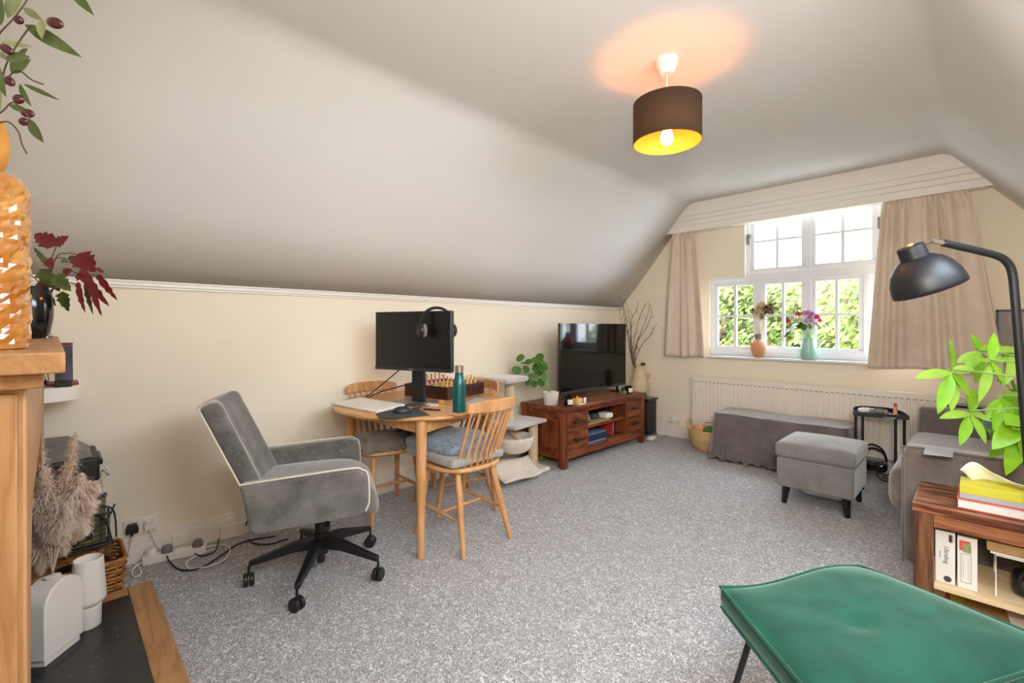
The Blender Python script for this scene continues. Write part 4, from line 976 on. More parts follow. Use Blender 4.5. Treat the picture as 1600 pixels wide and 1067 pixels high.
mb = MB(); mb.tube([(-2.80, 2.74, .36), (-2.70, 2.70, .33), (-2.58, 2.66, .30)], .020, 12); mb.build('toy_bar', 'sisal', ct, world=True)
mb = MB(); q = atd(808, 622, 4.0); mb.tube(curve_pts([q, q+Vector((.01, 0, .03)), q+Vector((.02, .02, .0)), q, q+Vector((-.01, .0, -.04)), q+Vector((.015, .01, -.07))], 6), .004, 6); mb.tube([(-2.84, 2.78, .70), q], .003, 5); mb.build('rope_toy', 'sisal', ct, world=True)

# ================================================================== DINING TABLE
TC = Vector((-2.555, 1.73)); TR_ = .565
tb = thing('dining_table', 'round beech dining table with tapered legs against the left wall', 'table', (TC.x, TC.y, 0))
mb = MB(); mb.lathe([(0, .716), (TR_-.02, .716), (TR_-.006, .720), (TR_, .728), (TR_-.004, .737), (TR_-.012, .74), (0, .74)], 96, (TC.x, TC.y, 0)); 
# keep the far side clear of the wall
mb.v = [(max(v[0], LX+.02), v[1], v[2]) for v in mb.v]
mb.build('tabletop', 'beech_top', tb, world=True)
legs = [(-2.075, 1.375), (-2.27, 2.10), (-2.93, 2.06), (-2.87, 1.30)]
tops = [TC + (Vector(l)-TC)*.86 for l in legs]
for l, tp in zip(legs, tops):
    mb = MB(); mb.tube([(tp.x, tp.y, .7155), (tp.x+(l[0]-tp.x)*.35, tp.y+(l[1]-tp.y)*.35, .46), (l[0], l[1], .001)], [.030, .028, .018], 20); mb.build('leg', 'beech', tb, world=True)
for i in range(4):
    a, b = tops[i], tops[(i+1) % 4]; d = (b-a).normalized(); n = Vector((d.y, -d.x)); a2 = a+d*.03; b2 = b-d*.03
    o = (a+b)/2-TC; n = n if n.dot(o) > 0 else -n
    mb = MB(); K = 10; vs = []
    for k in range(K+1):
        u = k/K; c = a2.lerp(b2, u)+n*.05*math.sin(PI*u); zl = .645-.0*u
        for dn in (0, .018): vs += [(c.x+n.x*dn, c.y+n.y*dn, zl+.025*math.sin(PI*u)), (c.x+n.x*dn, c.y+n.y*dn, .7155)]
    for k in range(K):
        q = 4*k; mb.f += [(q, q+1, q+5, q+4), (q+2, q+6, q+7, q+3), (q, q+4, q+6, q+2), (q+1, q+3, q+7, q+5)]
    mb.f += [(0, 2, 3, 1), (4*K, 4*K+1, 4*K+3, 4*K+2)]; mb.v = vs; mb.build('apron', 'beech', tb, world=True)
# ================================================================== SPINDLE CHAIRS (front is +y)
def make_chair(name, label, group):
    t = thing(name, label, 'chair', group=group)
    mb = MB(); N = 40
    def out(k, s_=1):
        a = 2*PI*k/N; c, s__ = math.cos(a), math.sin(a); e = .72
        return (.215*s_*math.copysign(abs(c)**e, c)*(1+.06*s__), .205*s_*math.copysign(abs(s__)**e, s__))
    for (s_, z) in ((.93, .425), (1.0, .436), (1.0, .448), (.97, .455), (.80, .450), (.4, .445)):
        mb.v += [(x, y, z) for (x, y) in [out(k, s_) for k in range(N)]]
    for j in range(5):
        for k in range(N): mb.f.append((j*N+k, j*N+(k+1) % N, (j+1)*N+(k+1) % N, (j+1)*N+k))
    mb.f += [tuple(range(N-1, -1, -1)), tuple(range(5*N, 6*N))]
    mb.build('seat', 'beech', t, smooth=50)
    L = {}
    for (sx, sy, tx, ty, bx, by_) in ((-1, 1, .135, .13, .175, .205), (1, 1, .135, .13, .175, .205), (-1, -1, .125, -.125, .175, -.235), (1, -1, .125, -.125, .175, -.235)):
        a = Vector((sx*tx, ty, .430)); b = Vector((sx*bx, by_, .001)); L[(sx, sy)] = (a, b)
        mb = MB(); mb.tube([a, a.lerp(b, .4), b], [.0165, .0185, .012], 16); mb.build('leg', 'beech', t)
    for sx in (-1, 1):
        a = L[(sx, 1)][0].lerp(L[(sx, 1)][1], .56); b = L[(sx, -1)][0].lerp(L[(sx, -1)][1], .60)
        mb = MB(); mb.tube([a, (a+b)/2, b], [.007, .0115, .007], 12); mb.build('stretcher', 'beech', t)
        L[sx] = (a+b)/2
    mb = MB(); mb.tube([L[-1], (L[-1]+L[1])/2, L[1]], [.007, .0115, .007], 12); mb.build('stretcher', 'beech', t)
    def back(s_): return Vector((.150*s_, -.165+.03*s_*s_, .452)), Vector((.160*s_, -.315+.045*s_*s_, .775))
    for k in range(8):
        s_ = -1+2*k/7; a, b = back(s_*.95)
        mb = MB(); mb.tube([a, a.lerp(b, .45), b], [.0075, .010, .0065], 10); mb.build('spindle', 'beech', t)
    mb = MB(); K = 16
    for k in range(K+1):
        s_ = -1.12+2.24*k/K; y = -.315+.045*s_*s_; x = .160*s_; e = 1-.18*abs(s_)**4
        for (dy, dz) in ((-.010, -.002), (.010, -.002), (.004, .064*e), (-.016, .064*e)): mb.v.append((x, y+dy-.004, .772+dz))
    for k in range(K):
        for q in range(4): mb.f.append((4*k+q, 4*k+(q+1) % 4, 4*k+4+(q+1) % 4, 4*k+4+q))
    mb.f += [(3, 2, 1, 0), (4*K, 4*K+1, 4*K+2, 4*K+3)]; mb.build('crest_rail', 'beech', t, bevel=.005)
    return t
CG = 'beech spindle-back chairs around the table'
c1 = make_chair('dining_chair', 'beech spindle-back chair on the room side of the table, back towards the sofa', CG)
c1.location = (-2.145, 1.70, 0); c1.rotation_euler[2] = math.radians(91)
c2 = copy_tree(c1); c2['label'] = 'beech spindle-back chair between the table and the left wall'; c2.location = (-2.755, 1.56, 0); c2.rotation_euler[2] = math.radians(-98)
c3 = copy_tree(c1); c3['label'] = 'beech spindle-back chair tucked under the far side of the table'; c3.location = (-2.60, 1.985, 0); c3.rotation_euler[2] = math.radians(172)
# cushions and clothes on the seats
def pillow(name, label, mat, c, size, rz, crown=.02, tilt=(0, 0), r=.02, wob=.006, seed=0):
    X = TR(c) @ rot('Z', rz) @ rot('X', tilt[0]) @ rot('Y', tilt[1])
    mb = MB(); mb.rbox((0, 0, 0), size, r, crown=crown, n=8)
    vv = []
    for v in mb.v:
        q = Vector(v); q.z += wob*noise.noise(Vector((q.x*14+seed, q.y*14, 0))); vv.append(tuple(X @ q))
    o = MB(); o.v = [tuple(Vector(v)-Vector(c)) for v in vv]; o.f = mb.f; ob_ = o.build(name, mat, smooth=70); ob_.location = c
    return tag(ob_, label, 'cushion')
pillow('seat_cushion', 'pale grey seat cushion at the bottom of the pile on the front chair', 'cush_grey', (-2.20, 1.695, .487), (.39, .46, .05), 91, .01)
pillow('folded_cushion', 'blue-grey creased cushion on top of the front chair seat', 'denim', (-2.235, 1.70, .545), (.38, .42, .06), 96, .03, r=.024, wob=.018)
pillow('folded_jacket', 'taupe folded jacket on the seat of the chair by the wall', 'taupe', (-2.69, 1.50, .497), (.32, .30, .07), -98, .02, wob=.02, seed=3)
pillow('folded_coat', 'navy folded garment lying over the taupe jacket on the wall-side chair', 'navy', (-2.60, 1.66, .505), (.24, .20, .09), -80, .03, r=.03, wob=.03, seed=5)
# ---- things on the table
TZ = .7406
def quad_prism(name, label, cat, pts, z, th_, mat, bev=.002):
    P = [onz(px, py, z+th_) for px, py in pts]; c = sum(P, Vector())/len(P)
    a = sum((P[i].x-c.x)*(P[(i+1) % len(P)].y-c.y)-(P[(i+1) % len(P)].x-c.x)*(P[i].y-c.y) for i in range(len(P)))
    if a < 0: P.reverse()
    mb = MB(); mb.prism([(p.x-c.x, p.y-c.y) for p in P], 0, th_); o = mb.build(name, mat, bevel=bev); o.location = (c.x, c.y, z)
    return tag(o, label, cat)
quad_prism('laptop', 'closed cream laptop lying at the left edge of the table', 'laptop', [(517, 629), (563, 620.5), (633, 631), (588, 642)], TZ, .014, 'steel', .004).data.materials[0] = M['paper']
quad_prism('mouse_mat', 'dark grey mouse mat at the front edge of the table', 'mat', [(587, 646), (592, 652), (615, 654), (672, 648), (655, 639), (625, 637)], TZ, .003, 'slate', .001)
p = onz(628, 644, TZ+.003); ms = thing('computer_mouse', 'black and silver computer mouse on the dark mat', 'mouse', (p.x, p.y, TZ+.0032), math.radians(-30))
mb = MB(); mb.ball((0, 0, .004), (.032, .055, .030), 20, 12); mb.v = [(x, y, max(z, 0)) for x, y, z in mb.v]; mb.build('shell', 'bezel', ms)
MB().box((-.003, .012, .030), (.003, .030, .035)).build('scroll_wheel', 'black', ms, bevel=.001)
# monitor
mo = thing('monitor', 'black desktop monitor with a tilted flat screen on the table', 'monitor', (-2.585, 1.70, TZ)); 
wd = Vector((-.952, -.306, 0)); nr_ = Vector((.306, -.952, 0)); Rc = Vector((-2.232, 1.690, 0))
X = Matrix((-wd, -nr_, Vector((0, 0, 1)))).transposed().to_4x4()   # local x: towards right end, y: backwards, z up
cM = Rc + wd*.30; X.translation = Vector((cM.x, cM.y, .948))
def mon(a, b, name, mat, **k): mb = MB(); mb.box(a, b, X); return mb.build(name, mat, mo, world=True, **k)
mon((-.30, .0, 0), (.30, .038, .375), 'housing', 'black', bevel=.004)
mon((-.288, -.0015, .022), (.288, -.0002, .363), 'screen', 'matte_screen', smooth=0)
mon((-.30, -.0035, 0), (.30, -.0003, .0215), 'chin', 'bezel', bevel=.001)
mb = MB(); mb.box((-.05, .06, -.205), (.05, .09, .18), X); mb.build('stand_column', 'black', mo, world=True, bevel=.01)
mon((-.06, .038, .10), (.06, .06, .22), 'mount', 'black', bevel=.003)
pts = roundrect(0, .04, .16, .105, .02); mb = MB(); mb.prism(pts, -.2072, -.200, X); mb.build('stand_base', 'grey_metal', mo, world=True, bevel=.002)
text_part('lettering', 'BenQ', .012, mo, 'pale_grey', X @ TR((0, -.0042, .011)) @ rot('X', 90))
# headphones hooked over the monitor corner
hp = thing('headphones', 'black over-ear headphones hung over the monitor top right corner', 'headphones', (Rc.x, Rc.y, 1.33))
hc = Vector((Rc.x, Rc.y, 0)) + wd*.115 - nr_*.02
A = (nr_*.80+wd*.60).normalized(); zt_ = 1.333
arc = [hc + A*.096*math.cos(a) + Vector((0, 0, zt_-.080+.090*math.sin(a))) for a in [PI*(-.06+1.12*k/24) for k in range(25)]]
mb = MB(); mb.tube(arc, .0085, 10, flat=1.7); mb.build('headband', 'black', hp, world=True)
for s_ in (1, -1):
    c = hc + A*.096*s_*1.0 + Vector((0, 0, zt_-.130)); Xc = frame_matrix(c, A*s_, (0, 0, 1))
    mb = MB(); mb.lathe([(0, .026), (.030, .024), (.043, .013), (.045, 0), (.042, -.004)], 24, X=Xc); mb.build('ear_cup', 'black', hp, world=True)
    mb = MB(); mb.lathe([(.040, -.0045), (.042, -.012), (.034, -.026), (.020, -.026), (.018, -.010), (0, -.008)], 24, X=Xc); mb.build('ear_pad', 'slate' if s_ < 0 else 'taupe', hp, world=True)
# chess box
L_ = Vector((-2.86, 1.762, 0)); u_ = Vector((.978, .208, 0)); v_ = Vector((-.208, .978, 0)); BS = .40
Xb = Matrix((u_, v_, Vector((0, 0, 1)))).transposed().to_4x4(); Xb.translation = L_ + Vector((0, 0, TZ+.0002))
chb = thing('chess_box', 'dark brown wooden chess box lying open behind the monitor', 'box', L_+(u_+v_)*BS/2+Vector((0, 0, TZ)))
mb = MB()
for (a, b) in (((0, 0, 0), (BS, .012, .085)), ((0, BS-.012, 0), (BS, BS, .085)), ((0, .012, 0), (.012, BS-.012, .085)), ((BS-.012, .012, 0), (BS, BS-.012, .085))): mb.box(a, b, Xb)
mb.build('side_wall', 'dark_box', chb, world=True, bevel=.001)
mb = MB(); mb.box((.0125, .0125, .055), (BS-.0125, BS-.0125, .066), Xb); mb.build('board', 'dark_box', chb, world=True)
k = 0
for i in range(8):
    for j in range(8):
        if (i+j) % 2:
            mb = MB(); s_ = (BS-.05)/8; mb.box((.025+i*s_, .025+j*s_, .0662), (.025+(i+1)*s_, .025+(j+1)*s_, .0672), Xb); mb.build('square', 'chess_yel', chb, world=True, smooth=0)
ph = [(.010, .0), (.0135, .0), (.0135, .006), (.008, .014), (.006, .035), (.008, .042), (.0045, .046)]
def chess(i, kind, mat, u, v, label, grp):
    h = {'pawn': .045, 'tall': .075, 'rook': .055}[kind]; pr_ = [(0, 0), (.014, 0), (.014, .007), (.009, .014), (.0065, h*.62), (.0095, h*.68), (.006, h*.74), (.009, h*.86), (.006, h*.97), (0, h)]
    if kind == 'rook': pr_ = pr_[:5] + [(.0105, h*.75), (.0105, h), (.0, h)]
    o = MB().lathe(pr_, 12).build('chess_piece', mat); p = Xb @ Vector((u, v, .0675)); o.location = p
    return tag(o, label, 'chess piece', grp)
s_ = (BS-.05)/8
ORD = ['first', 'second', 'third', 'fourth', 'fifth', 'sixth', 'seventh', 'eighth']
for i in range(8):
    n_ = ORD[i]+' from the monitor end'
    big = 'tall' if i not in (0, 7) else 'rook'
    chess(i, big, 'chess_pale', .025+s_*.5, .025+s_*(i+.5), 'pale pink chess piece, row nearest the wall, ' + n_, 'pale chess pieces in the chess box')
    chess(i, 'pawn', 'chess_pale', .025+s_*1.5, .025+s_*(i+.5), 'pale pink pawn, second row from the wall, ' + n_, 'pale pawns in the chess box')
    chess(i, big, 'chess_yel', .025+s_*7.5, .025+s_*(i+.5), 'yellow chess piece, row nearest the room, ' + n_, 'yellow chess pieces in the chess box')
    chess(i, 'pawn', 'chess_yel', .025+s_*6.5, .025+s_*(i+.5), 'yellow pawn, second row from the room side, ' + n_, 'yellow pawns in the chess box')
# bottle, mat and small things
q = onz(713, 644, TZ+.004)
bt = thing('water_bottle', 'teal metal water bottle with a beige cap on the table', 'bottle', (q.x, q.y+.02, TZ+.0045))
MB().lathe([(0, 0), (.034, 0), (.037, .004), (.037, .150), (.034, .172), (.026, .195), (.0235, .205), (.0235, .222), (0, .222)], 40).build('body', 'teal', bt)
MB().lathe([(0, .2225), (.0245, .2225), (.0245, .258), (.022, .261), (0, .261)], 32).build('cap', 'steel', bt)
quad_prism('cork_mat', 'thin pale cork coaster under the teal bottle', 'coaster', [(695, 645), (716, 650), (738, 645.5), (718, 641)], TZ, .0035, 'cork', .001)
quad_prism('phone', 'dark phone lying at the right edge of the table', 'phone', [(733, 640), (744, 643), (753, 642), (742, 639)], TZ, .008, 'slate')
quad_prism('tablet', 'pale grey tablet lying right of the bottle', 'tablet', [(724, 631), (748, 634), (765, 624), (742, 621)], TZ, .006, 'pale_grey')
quad_prism('notebook', 'slim black notebook between the laptop and the monitor stand', 'notebook', [(632, 632), (655, 634), (668, 632), (640, 629.5)], TZ, .008, 'slate')
quad_prism('card_stack', 'white card beside the black notebook on the table', 'card', [(662, 632), (680, 633.5), (686, 631), (668, 629.5)], TZ, .008, 'paper')
quad_prism('wooden_block', 'small wooden block by the chess box', 'block', [(685, 626), (692, 627), (694, 625), (687, 624)], TZ, .022, 'chess_yel')
for k, (a, b, m_, lb) in enumerate((((645, 638), (660, 636), 'black', 'black pen lying beside the mouse'), ((662, 639.5), (688, 640.5), 'black', 'black cable end lying in front of the notebook'), ((668, 636), (692, 634), 'cork', 'brown pencil pointing at the bottle'), ((650, 635.5), (676, 638), 'orange_skin', 'orange-brown pencil beside the mouse'))):
    tag(MB().tube([onz(*a, TZ+.005), onz(*b, TZ+.005)], .0042, 8).build(['pen', 'cable_end', 'pencil', 'pencil'][k], m_), lb, ['pen', 'cable', 'pencil', 'pencil'][k])
cable('upper black cable running from behind the monitor down to the left of the table', [atd(625, 577, 2.95), atd(605, 594, 2.98), atd(585, 610, 3.0), onz(572, 620, TZ+.006)], .004, 'black')
cable('lower black cable running from the monitor column along the tabletop', [atd(664, 582, 3.0), atd(645, 597, 3.02), atd(620, 605, 3.05), atd(595, 612, 3.05), onz(575, 621, TZ+.006)], .004, 'black')

# ================================================================== OFFICE ARMCHAIR (front is +y)
oc = thing('office_chair', 'grey tweed swivel armchair with cream piping and black star base', 'chair', (-2.31, .945, 0), math.radians(-23))
mb = MB(); mb.rbox((0, -.02, .435), (.50, .56, .125), .05, crown=.025, n=8, sag=lambda q: Vector((q.x, q.y, q.z-.06*max(0, (q.y-.12)/.16)**2))); mb.build('seat', 'chair_grey', oc)
def arm_poly():
    P = [(-.305, .572), (-.10, .583), (.13, .592), (.175, .582), (.20, .555), (.205, .44), (.19, .395), (.15, .378), (-.10, .366), (-.24, .360), (-.27, .375)]
    return P
for sx in (-1, 1):
    P = arm_poly(); n = len(P); x0, x1 = sorted((sx*.262, sx*.325)); mb = MB()
    vs = [(x0, y, z) for y, z in P] + [(x1, y, z) for y, z in P]; mb.add(vs, [tuple(range(n-1, -1, -1)), tuple(range(n, 2*n))] + [(i, (i+1) % n, n+(i+1) % n, n+i) for i in range(n)])
    arm = mb.build('armrest', 'chair_grey', oc, bevel=.016, segs=4, smooth=60)
    mb = MB(); xo = x1 if sx > 0 else x0; mb.tube(curve_pts([(xo-sx*.006, y*1.0, z+.0015) for y, z in P[:7]], 6), .0042, 8); mb.build('piping', 'piping', arm)
    for k in range(3):
        q = MB(); q.ball((sx*.2615, -.18+.14*k, .53), (.003, .012, .012), 10, 6); q.build('button', 'chair_grey', arm)
# backrest
bX = TR((0, -.25, .39)) @ rot('X', 24)
def bk(u, v, off):
    wdt = .275-.035*v; x = (u-.5)*2*wdt; y = off + .03*(abs(2*u-1)**2.2) - .006*math.sin(PI*v)
    return x, y, v
mb = MB(); mb.rbox((0, 0, .26), (.51, .085, .56), .035, n=10, sag=lambda q: Vector((q.x*(1-.13*max(0, q.z+.28)/.56), q.y+.05*(q.x/.27)**2-.014*math.exp(-(q.x/.022)**2)*(1 if q.y > 0 else 0), q.z)))
mb.v = [tuple(bX @ Vector(v)) for v in mb.v]; bk_ = mb.build('backrest', 'chair_grey', oc, smooth=60)
mb = MB(); 
pp_ = [(-.257, -.02), (-.253, .15), (-.238, .35), (-.227, .50), (-.212, .535), (-.14, .541), (0, .543), (.14, .541), (.212, .535), (.227, .50), (.238, .35), (.253, .15), (.257, -.02)]
mb.tube([bX @ Vector(q) for q in curve_pts([(x, -.036+.05*(x/.27)**2, z) for x, z in pp_], 5)], .0045, 8); mb.build('piping', 'piping', bk_)
for x in (0,):
    mb = MB(); mb.tube([bX @ Vector((x, .0295, z)) for z in (.06, .2, .35, .5)], .0022, 6); mb.build('seam', 'slate', bk_)
mb = MB(); mb.box((-.12, -.16, .335), (.12, .12, .372)); mb.build('seat_plate', 'blackm', oc, bevel=.004)
mb = MB(); mb.cyl((.10, .02, .34), (.25, .03, .335), .007, n=8); mb.cyl((.24, .03, .335), (.30, .03, .333), .012, n=10); mb.build('tilt_lever', 'blackm', oc)
mb = MB(); mb.cyl((0, .0, .20), (0, .0, .336), .027, n=20); mb.cyl((0, 0, .10), (0, 0, .20), .034, n=20); mb.cyl((0, 0, .055), (0, 0, .10), .018, n=16); mb.build('gas_column', 'blackm', oc)
for k in range(5):
    a = math.radians(32+23+72*k); d = Vector((math.cos(a), math.sin(a), 0)); sd_ = Vector((-d.y, d.x, 0))
    mb = MB(); vs = []
    for (r, z, hw, hh) in ((.02, .155, .022, .028), (.12, .150, .020, .022), (.29, .110, .013, .013), (.315, .104, .012, .012)):
        for (s1, s2) in ((-1, -1), (1, -1), (1, 1), (-1, 1)): vs.append(d*r+sd_*hw*s1+Vector((0, 0, z+hh*s2)))
    fs = [(0, 1, 2, 3), (15, 14, 13, 12)]
    for j in range(3):
        for q in range(4): fs.append((4*j+q, 4*j+4+q, 4*j+4+(q+1) % 4, 4*j+(q+1) % 4))
    mb.add(vs, fs); lg = mb.build('base_arm', 'blackm', oc, bevel=.004)
    c = d*.315; mb = MB(); mb.cyl(c+Vector((0, 0, .05)), c+Vector((0, 0, .093)), .006, n=8)
    b2 = a+random.uniform(-1, 1); ax_ = Vector((math.cos(b2), math.sin(b2), 0))
    mb.build('caster_stem', 'blackm', lg)
    mb = MB()
    for s1 in (-1, 1): Xw = frame_matrix(c+ax_*.013*s1+Vector((0, 0, .0305)), ax_, (0, 0, 1)); mb.lathe([(.0, -.010), (.026, -.010), (.030, -.006), (.030, .006), (.026, .010), (0, .010)], 20, X=Xw)
    mb.build('caster_wheel', 'black', lg)
# ================================================================== BACK WALL OBJECTS
# straw basket
sb = thing('straw_basket', 'round straw basket on the carpet left of the draped bench', 'basket', (-1.915, 4.655, 0.002))
mb = MB(); prof_ = [(0, 0)]
for k in range(31):
    u = k/30; r = .115+.055*math.sin(PI*.5*min(1, u*1.25))+.012*u; prof_.append((r+.0028*math.sin(u*30*PI/1.5), .002+.205*u))
prof_ += [(.170, .205), (.155, .12), (.11, .02), (0, .012)]
mb.lathe(prof_, 44); mb.build('bowl', 'straw', sb)
for s_ in (-1, 1):
    mb = MB(); mb.tube(curve_pts([(s_*.178, -.05, .19), (s_*.19, -.045, .25), (s_*.193, 0, .275), (s_*.19, .045, .25), (s_*.178, .05, .19)], 5), .008, 8); mb.build('handle', 'straw', sb)
tag(MB().rbox((-1.86, 4.60, .19), (.14, .10, .07), .03, crown=.02, n=4).build('green_cloth', 'leaf_lime_card'), 'green cloth stuffed in the right of the straw basket', 'cloth')
tag(MB().rbox((-1.97, 4.61, .19), (.10, .10, .08), .03, crown=.02, n=4).build('pink_cloth', 'terra'), 'peach-pink cloth stuffed in the left of the straw basket', 'cloth')
tag(MB().tube([(-1.99, 4.66, .15), (-1.985, 4.69, .29)], .016, 6, flat=.3).build('wrapped_leaflet', 'paper'), 'white rolled leaflet poking out of the straw basket', 'leaflet')
# bench under a throw
BX0, BX1, BYa, BYb, BZ = -1.75, -.735, 4.40, 4.78, .425
bn = thing('draped_bench', 'low bench completely covered by a grey-brown throw under the radiator', 'bench', ((BX0+BX1)/2, (BYa+BYb)/2, 0))
MB().box((BX0+.03, BYa+.03, .002), (BX1-.03, BYb-.03, BZ-.02)).build('bench_body', 'slate', bn, world=True)
mb = MB(); cx, cy_ = (BX0+BX1)/2, (BYa+BYb)/2; NU, NV = 240, 30
base_ring = roundrect(0, 0, (BX1-BX0)/2, (BYb-BYa)/2, .05, 6)
pts_ = [Vector((p[0], p[1], 0)) for p in base_ring]; Ls = [(pts_[(i+1) % len(pts_)]-pts_[i]).length for i in range(len(pts_))]; TT = sum(Ls)
def ring(s_):
    s_ = (s_ % 1)*TT
    for i, l in enumerate(Ls):
        if s_ <= l and l > 0: return pts_[i].lerp(pts_[(i+1) % len(pts_)], s_/l)
        s_ -= l
    return pts_[0]
def drape(u, v):
    p = ring(u); n = Vector((p.x/((BX1-BX0)/2), p.y/((BYb-BYa)/2), 0)); n = Vector((math.copysign(abs(n.x)**6, n.x), math.copysign(abs(n.y)**6, n.y), 0)); n.normalize()
    if v < .3:
        f = v/.3; q = p*f*.97; z = BZ + .006*(1-f)
        return Vector((cx+q.x, cy_+q.y, z))
    f = (v-.3)/.7
    s2 = u*TT; fo = (math.sin(s2*17)+.6*math.sin(s2*41+1)+.4*math.sin(s2*67))*.019*f**.8
    z = BZ*(1-f*.975) - .012*min(1, f*6) + .005*max(0, 1-f*7)*math.sin(s2*9)
    front = max(0, -n.y); side = abs(n.x)
    o_ = .012 + .012*min(1, f*5) + (.055 if front > .5 else .06)*f**1.7 + fo
    if n.y > .5: o_ = .012+.0*f
    z = max(z, .008)
    if f > .88: z = .010+.016*(1+math.sin(s2*70))*.8; o_ += .022*math.sin(s2*23)+.012*math.sin(s2*90)
    q = p + n*o_
    return Vector((cx+q.x, cy_+q.y, z))
mb.grid(drape, NU, NV, wrap=True); mb.build('throw', 'throw', bn, world=True, smooth=80, solid=.004)
mb = MB(); mb.tube(curve_pts([Vector((-1.93, 4.62, .27)), Vector((-1.86, 4.60, .285)), Vector((-1.78, 4.56, .29))], 5), .006, 8, flat=.5); tag(mb.build('bag_strap', 'black'), 'black strap arching from the basket to the draped bench', 'strap')
# ottoman
ot = thing('ottoman', 'square grey upholstered footstool on dark tapered legs', 'footstool', (-.775, 3.82, 0)); OX0, OX1, OY0, OY1 = -.995, -.555, 3.575, 4.05
mb = MB(); mb.box((OX0, OY0, .125), (OX1, OY1, .325)); mb.build('body', 'ott_grey', ot, world=True, bevel=.014, segs=3)
mb = MB(); mb.rbox(((OX0+OX1)/2, (OY0+OY1)/2, .377), (OX1-OX0+.02, OY1-OY0+.02, .10), .028, crown=.030, n=12); mb.build('cushion', 'ott_grey', ot, world=True, smooth=70)
mb = MB(); mb.tube([(p[0], p[1], .408) for p in roundrect((OX0+OX1)/2, (OY0+OY1)/2, (OX1-OX0)/2+.007, (OY1-OY0)/2+.007, .03)], .0035, 6, closed=True); mb.build('piping', 'ott_grey', ot, world=True)
for (x, y) in ((OX0+.05, OY0+.05), (OX1-.05, OY0+.05), (OX0+.05, OY1-.05), (OX1-.05, OY1-.05)):
    sx = 1 if x > -.775 else -1; sy = 1 if y > 3.82 else -1; mb = MB(); mb.tube([(x, y, .1245), (x+sx*.012, y+sy*.012, .001)], [.027, .017], 4); mb.build('leg', 'blackm', ot, world=True, bevel=.002)
# black tray table
tt = thing('tray_table', 'black metal tray side table between footstool and sofa', 'table', (-.50, 4.45, 0))
a = onz(1334, 648, .56); b = onz(1421, 655, .56); ux = (b-a).normalized(); uy = Vector((-ux.y, ux.x, 0)); W_ = (b-a).length
pl_ = []
for k in range(25):
    th_ = PI*k/24; pl_.append((W_/2-W_/2*1.0*math.copysign(abs(math.cos(th_))**.7, -math.cos(th_))*-1, .38*math.sin(th_)**.75))
pl_ = [(W_/2+W_/2*math.copysign(abs(math.cos(PI*k/24))**.7, math.cos(PI*k/24)), .37*math.sin(PI*k/24)**.75) for k in range(25)]
Xt = Matrix((ux, uy, Vector((0, 0, 1)))).transposed().to_4x4(); Xt.translation = Vector((a.x, a.y, 0))
mb = MB(); mb.prism(pl_, .553, .559, Xt); mb.build('tray', 'blackm', tt, world=True)
mb = MB(); inn = [((x-W_/2)*.965+W_/2, (y-.15)*.965+.15) for x, y in pl_]; n = len(pl_)
for k in range(n):
    j = (k+1) % n; A_, B_, C_, D_ = pl_[k], pl_[j], inn[j], inn[k]
    mb.add([Xt @ Vector((p[0], p[1], z)) for z in (.5592, .585) for p in (A_, B_, C_, D_)], [(3, 2, 1, 0), (4, 5, 6, 7), (0, 1, 5, 4), (1, 2, 6, 5), (2, 3, 7, 6), (3, 0, 4, 7)])
mb.build('rim', 'blackm', tt, world=True, smooth=30)
for (x, y) in ((.055, .02), (W_-.075, .02), (.02, .10), (W_-.012, .115)):
    p = Xt @ Vector((x, y, 0)); mb = MB(); mb.cyl((p.x, p.y, .001), (p.x, p.y, .5525), .009, n=12); mb.build('leg', 'blackm', tt, world=True)
def onT(px, py, z=.5598): return onz(px, py, z)
def controller(px, py, mat, label, rz):
    p = onT(px, py-2); g = thing('game_controller', label, 'controller', p, math.radians(rz)); mb = MB()
    mb.rbox((0, 0, .022), (.09, .06, .035), .016, n=3); mb.rbox((-.052, -.02, .020), (.038, .085, .034), .016, n=3); mb.rbox((.052, -.02, .020), (.038, .085, .034), .016, n=3); mb.build('shell', mat, g)
    for x in (-.02, .02): MB().lathe([(.006, .038), (.006, .046), (.010, .048), (.0, .05)], 12, (x, -.005, 0)).build('thumbstick', 'black', g)
    g.scale = (.8, .8, 1.15); return g
controller(1354, 648, 'paper', 'white game controller at the left of the black tray', 30)
controller(1373, 650, 'pvc_grey', 'grey and black game controller in the middle of the tray', 10)
p = onT(1399, 648); lb = thing('lip_balm', 'small brown bottle with a pink cap standing on the tray', 'bottle', p)
MB().lathe([(0, 0), (.013, 0), (.013, .05), (.009, .058), (.009, .062), (0, .062)], 16).build('body', 'terra', lb); MB().lathe([(0, .0625), (.010, .0625), (.010, .085), (0, .088)], 16).build('cap', 'coral', lb)
quad_prism('leaflet', 'pale leaflet lying on the tray under the small bottle', 'leaflet', [(1376, 651), (1398, 654), (1411, 649), (1390, 646)], .5595, .0015, 'paper', 0)
lb.location.z += .002
cg = thing('cardboard_box', 'low brown cardboard box on the carpet below the tray table', 'box', onz(1385, 722, 0))
p = onz(1385, 718, 0); MB().box((p.x-.16, p.y+.0, .002), (p.x+.16, p.y+.22, .13)).build('carton', 'orange_skin', cg, world=True, bevel=.002)
hv = thing('headset', 'black headset with twin bands lying beneath the tray table', 'headset', onz(1365, 728, 0))
for k, sc in enumerate((1, .85)):
    mb = MB(); mb.tube(curve_pts([atd(1350, 700+6*k, 3.75), atd(1362, 694+6*k, 3.75), atd(1378, 702+4*k, 3.75), atd(1385, 718, 3.75), atd(1384, 730, 3.75)], 6), .008, 8); mb.build('band', 'black', hv, world=True)
mb = MB(); mb.rbox(atd(1368, 727, 3.72), (.16, .12, .08), .035, n=4); mb.build('visor', 'gloss_black', hv, world=True)
